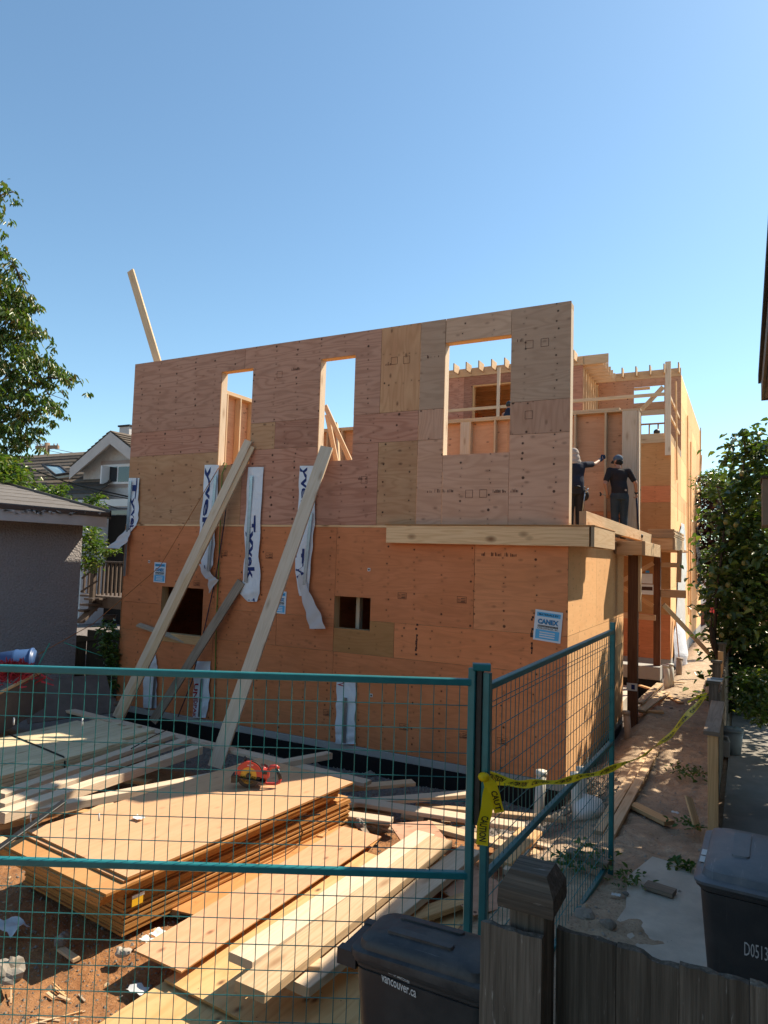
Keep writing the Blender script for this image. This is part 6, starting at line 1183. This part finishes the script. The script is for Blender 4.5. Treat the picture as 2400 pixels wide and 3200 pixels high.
tree('shrub', 'leafy vine tips above the middle of the garage roof edge', 'shrub', PD(170, 1580, 14.5), None, [], [(150, 1530, 16), (165, 1545, 16), (185, 1540, 20), (200, 1525, 14), (175, 1560, 18), (215, 1560, 10)], 14.5, .15, .10, .2, 'leaf_small', .2, .5)
tree('shrub', 'vine tips beside the right end of the garage roof', 'shrub', PD(290, 1600, 14), None, [], [(270, 1575, 14), (290, 1565, 18), (310, 1580, 16), (320, 1550, 10), (285, 1590, 16), (255, 1585, 10)], 14, .15, .10, .2, 'leaf_small', .2, .5)
tree('shrub', 'shaded ivy between the garage and the deck', 'shrub', PD(290, 1740, 14.5), None, [], [(285, 1665, 26), (300, 1700, 24), (280, 1725, 26), (275, 1690, 20), (290, 1760, 30), (330, 1725, 18), (350, 1720, 16)], 14.6, .2, .10, .2, 'leaf_small', .2, .5)
tree('shrub', 'dark shrub against the left house corner', 'shrub', PD(345, 2060, 11.6), None, [], [(345, 1985, 24), (335, 2020, 26), (355, 2050, 24), (330, 1960, 18), (350, 2080, 26), (345, 2140, 24)], 11.6, .12, .10, .18, 'leaf_small', .2, .45)
QD = 12.2
QT = [(2265, 1540, 34), (2310, 1500, 30), (2345, 1470, 30), (2330, 1540, 40), (2380, 1450, 36), (2390, 1520, 44), (2285, 1590, 38), (2262, 1610, 22), (2222, 1612, 9), (2340, 1610, 46), (2400, 1600, 50), (2270, 1650, 36), (2320, 1670, 46), (2370, 1690, 50), (2260, 1715, 34), (2300, 1740, 46), (2250, 1750, 20), (2350, 1760, 52), (2400, 1740, 50), (2205, 1770, 16), (2235, 1800, 30), (2280, 1810, 44), (2330, 1830, 50), (2390, 1830, 55), (2215, 1840, 20), (2250, 1860, 36), (2300, 1890, 48), (2360, 1900, 56), (2235, 1905, 20), (2260, 1940, 36), (2310, 1960, 50), (2370, 1980, 56), (2275, 2000, 36), (2330, 2040, 50), (2390, 2060, 55), (2245, 2060, 24), (2290, 2070, 36), (2300, 2130, 36), (2360, 2130, 50), (2400, 2180, 50), (2345, 2200, 40), (2290, 2190, 20), (2240, 2130, 26), (2230, 2190, 22), (2260, 2230, 26), (2320, 2250, 30), (2380, 2260, 40), (2250, 2000, 26), (2190, 1895, 10), (2210, 1905, 10), (2320, 1370, 14, 0, 3), (2315, 1345, 9, 0, 4), (2345, 1400, 16, 0, 3), (2340, 1370, 10, 0, 3), (2330, 1420, 20, 0, 2.2), (2400, 1370, 16, 0, 3), (2385, 1410, 22, 0, 3), (2360, 1435, 20)]
QT = [(a_[0]+(16 if a_[0] < 2300 else 6), *a_[1:]) for a_ in QT]
QT += [(2460+60*(k % 4), 1600+70*(k//2), 80, random.uniform(-.5, 1.5), .30) for k in range(18)]
qt = [PD(2345, 2275, QD), PD(2300, 2160, QD), PD(2262, 2085, QD), PD(2232, 2020, QD-.1), PD(2222, 1960, QD-.1)]
qb = [([PD(2262, 2090, QD), PD(2310, 1950, QD), PD(2330, 1750, QD), PD(2345, 1600, QD-.2), PD(2320, 1480, QD), PD(2330, 1410, QD)], .04), ([PD(2232, 2020, QD), PD(2240, 1850, QD), PD(2260, 1700, QD), PD(2265, 1600, QD+.2), PD(2240, 1520, QD)], .03), ([PD(2310, 1950, QD), PD(2390, 1750, QD), PD(2380, 1600, QD), PD(2400, 1480, QD)], .04)]
qtree = tree('quince_tree', 'dark quince tree with pale fruit leaning over the right fence', 'tree', qt[0], qt, qb, QT, QD, .5, .145, .085, 'leaf_quince', .35, .62, .09)
for k in range(13):
    c = PD([2318, 2268, 2275, 2395, 2330, 2385, 2280, 2345, 2300, 2222, 2375, 2255, 2325][k], [1480, 1632, 1828, 1815, 1900, 1950, 1925, 1720, 1640, 1795, 1560, 1985, 1760][k], QD-.55); MB().ell(c, (.04, .04, .046), 10, 8).build('fruit', 'fruit', qtree, True)
gt = thing('added_shade_tree', 'leafy tree added out of view past the right edge to shade the patio and path', 'tree', (3.7, 3.4, .1)); MB().tube([(3.7, 3.4, 0), (3.6, 3.4, 1.6), (3.5, 3.3, 3.2)], [.12, .1, .06], 8).build('trunk', 'bark', gt, True)  # out-of-view tree, added for the shade it casts on patio and path
Cg = []
for c_, r_, n_ in [((3.3, 2.2, 4.1), .9, 520), ((3.15, 2.7, 5.0), .85, 620), ((2.95, 1.9, 3.4), .7, 420), ((2.75, 2.6, 4.3), .6, 320), ((3.0, 1.5, 4.4), .6, 300), ((3.0, 3.0, 3.2), .8, 420), ((4.0, 3.4, 4.4), 1.2, 700), ((3.4, 4.3, 4.6), 1.0, 500), ((3.6, 1.9, 3.0), .8, 420), ((4.6, 2.4, 3.2), 1.1, 600), ((3.2, 2.8, 2.0), .8, 400), ((4.2, 1.6, 2.2), .9, 450), ((2.9, 4.2, 3.0), .8, 350), ((3.0, 1.9, 1.2), .7, 350)]:
    v_ = rng.normal(0, 1, (n_, 3)); v_ /= np.linalg.norm(v_, axis=1)[:, None]; Cg.append(np.array(c_)+v_*(rng.uniform(0, 1, n_)**.4)[:, None]*r_)
v_, q_ = leaves(np.concatenate(Cg), .14, .3, .6); link('crown', fastmesh('crown', v_, q_, 'leaf_quince'), gt)
tree('shrub', 'low green shrub in the shade under the quince tree', 'shrub', PD(2360, 2250, 9.2), None, [], [(2340, 2130, 30), (2380, 2120, 36), (2360, 2170, 40), (2400, 2180, 40), (2330, 2200, 26), (2370, 2230, 34)], 9.2, .25, .09, .12, 'leaf_small', .1, .5)
tree('small_leaved_tree', 'yellowish small-leaved tree top between the house end and the quince', 'tree', PD(2250, 1900, 15.5), [PD(2262, 1900, 15.5), PD(2255, 1650, 15.5), PD(2240, 1530, 15.5)], [], [(2230, 1478, 22), (2212, 1505, 18), (2250, 1500, 28), (2203, 1488, 9), (2235, 1530, 26), (2268, 1530, 30), (2260, 1480, 14), (2285, 1510, 24)], 15.5, .35, .085, .30, 'leaf_small', .3, .42, .05)
tree('plum_tree', 'dark purple-leaved tree behind the far end of the house', 'tree', PD(2215, 1900, 27), [PD(2215, 1950, 27), PD(2215, 1750, 27), PD(2218, 1600, 27)], [], [(2205, 1500, 26), (2225, 1530, 30), (2205, 1560, 28), (2215, 1610, 30), (2205, 1660, 26), (2230, 1650, 28), (2215, 1700, 28), (2240, 1570, 28), (2210, 1750, 30), (2250, 1720, 40), (2290, 1640, 60), (2220, 1800, 34), (2260, 1800, 50)], 27, .6, .16, .35, 'leaf_purple', .3, .5, .12)
wl2 = thing('garden_wall', 'terracotta wall and white picket top far behind the house', 'wall', PD(2225, 1960, 34)); a, b = PD(2192, 1888, 34), PD(2400, 1965, 34); bx('wall', (a.x-2, b.x), (a.y, a.y+.2), (-.5, a.z), 'terracotta', wl2)
for k in range(7): c = PD(2203+5*k, 1872, 34.3); bx('picket', (c.x-.03, c.x+.03), (c.y, c.y+.03), (a.z-.05, c.z+.25), 'window_white', wl2)
mb = MB(); c = PD(2250, 1902, 20); mb.ell(c, (.3, .3, .25), 12, 8); tag(mb.build('red_cover', 'red_mesh', None, True), 'small red plastic cover seen between the house and the quince tree', 'cover')
def weeds(label, px, py, z, n, r_, s, hgt=.06):
    c = PZ(px, py, z); C = np.array(c)+np.stack([rng.normal(0, r_, n), rng.normal(0, r_, n), rng.uniform(0, hgt, n)], 1); v, q = leaves(C, s, -.35, .5); t = thing('weed', label, 'plant', c, 'weeds along the edges'); link('foliage', fastmesh('foliage', v, q, 'leaf_weed'), t)
weeds('leafy weeds at the foot of the angled fence', 1850, 2700, .30, 80, .09, .055, .12); weeds('leafy weeds at the left end of the grey plank', 1770, 2705, .28, 60, .08, .055, .07); weeds('small green weed at the edge of the concrete beside the worn bin', 2135, 2716, .27, 40, .04, .06, .05); weeds('weeds along the side fence near the leaning board', 2160, 2420, .10, 130, .12, .05, .06); weeds('sparse weeds on the dirt behind the post cap', 1960, 2755, .28, 60, .07, .05, .05); weeds('weeds at the foot of the near side fence post', 2150, 2580, .12, 60, .08, .05, .05)
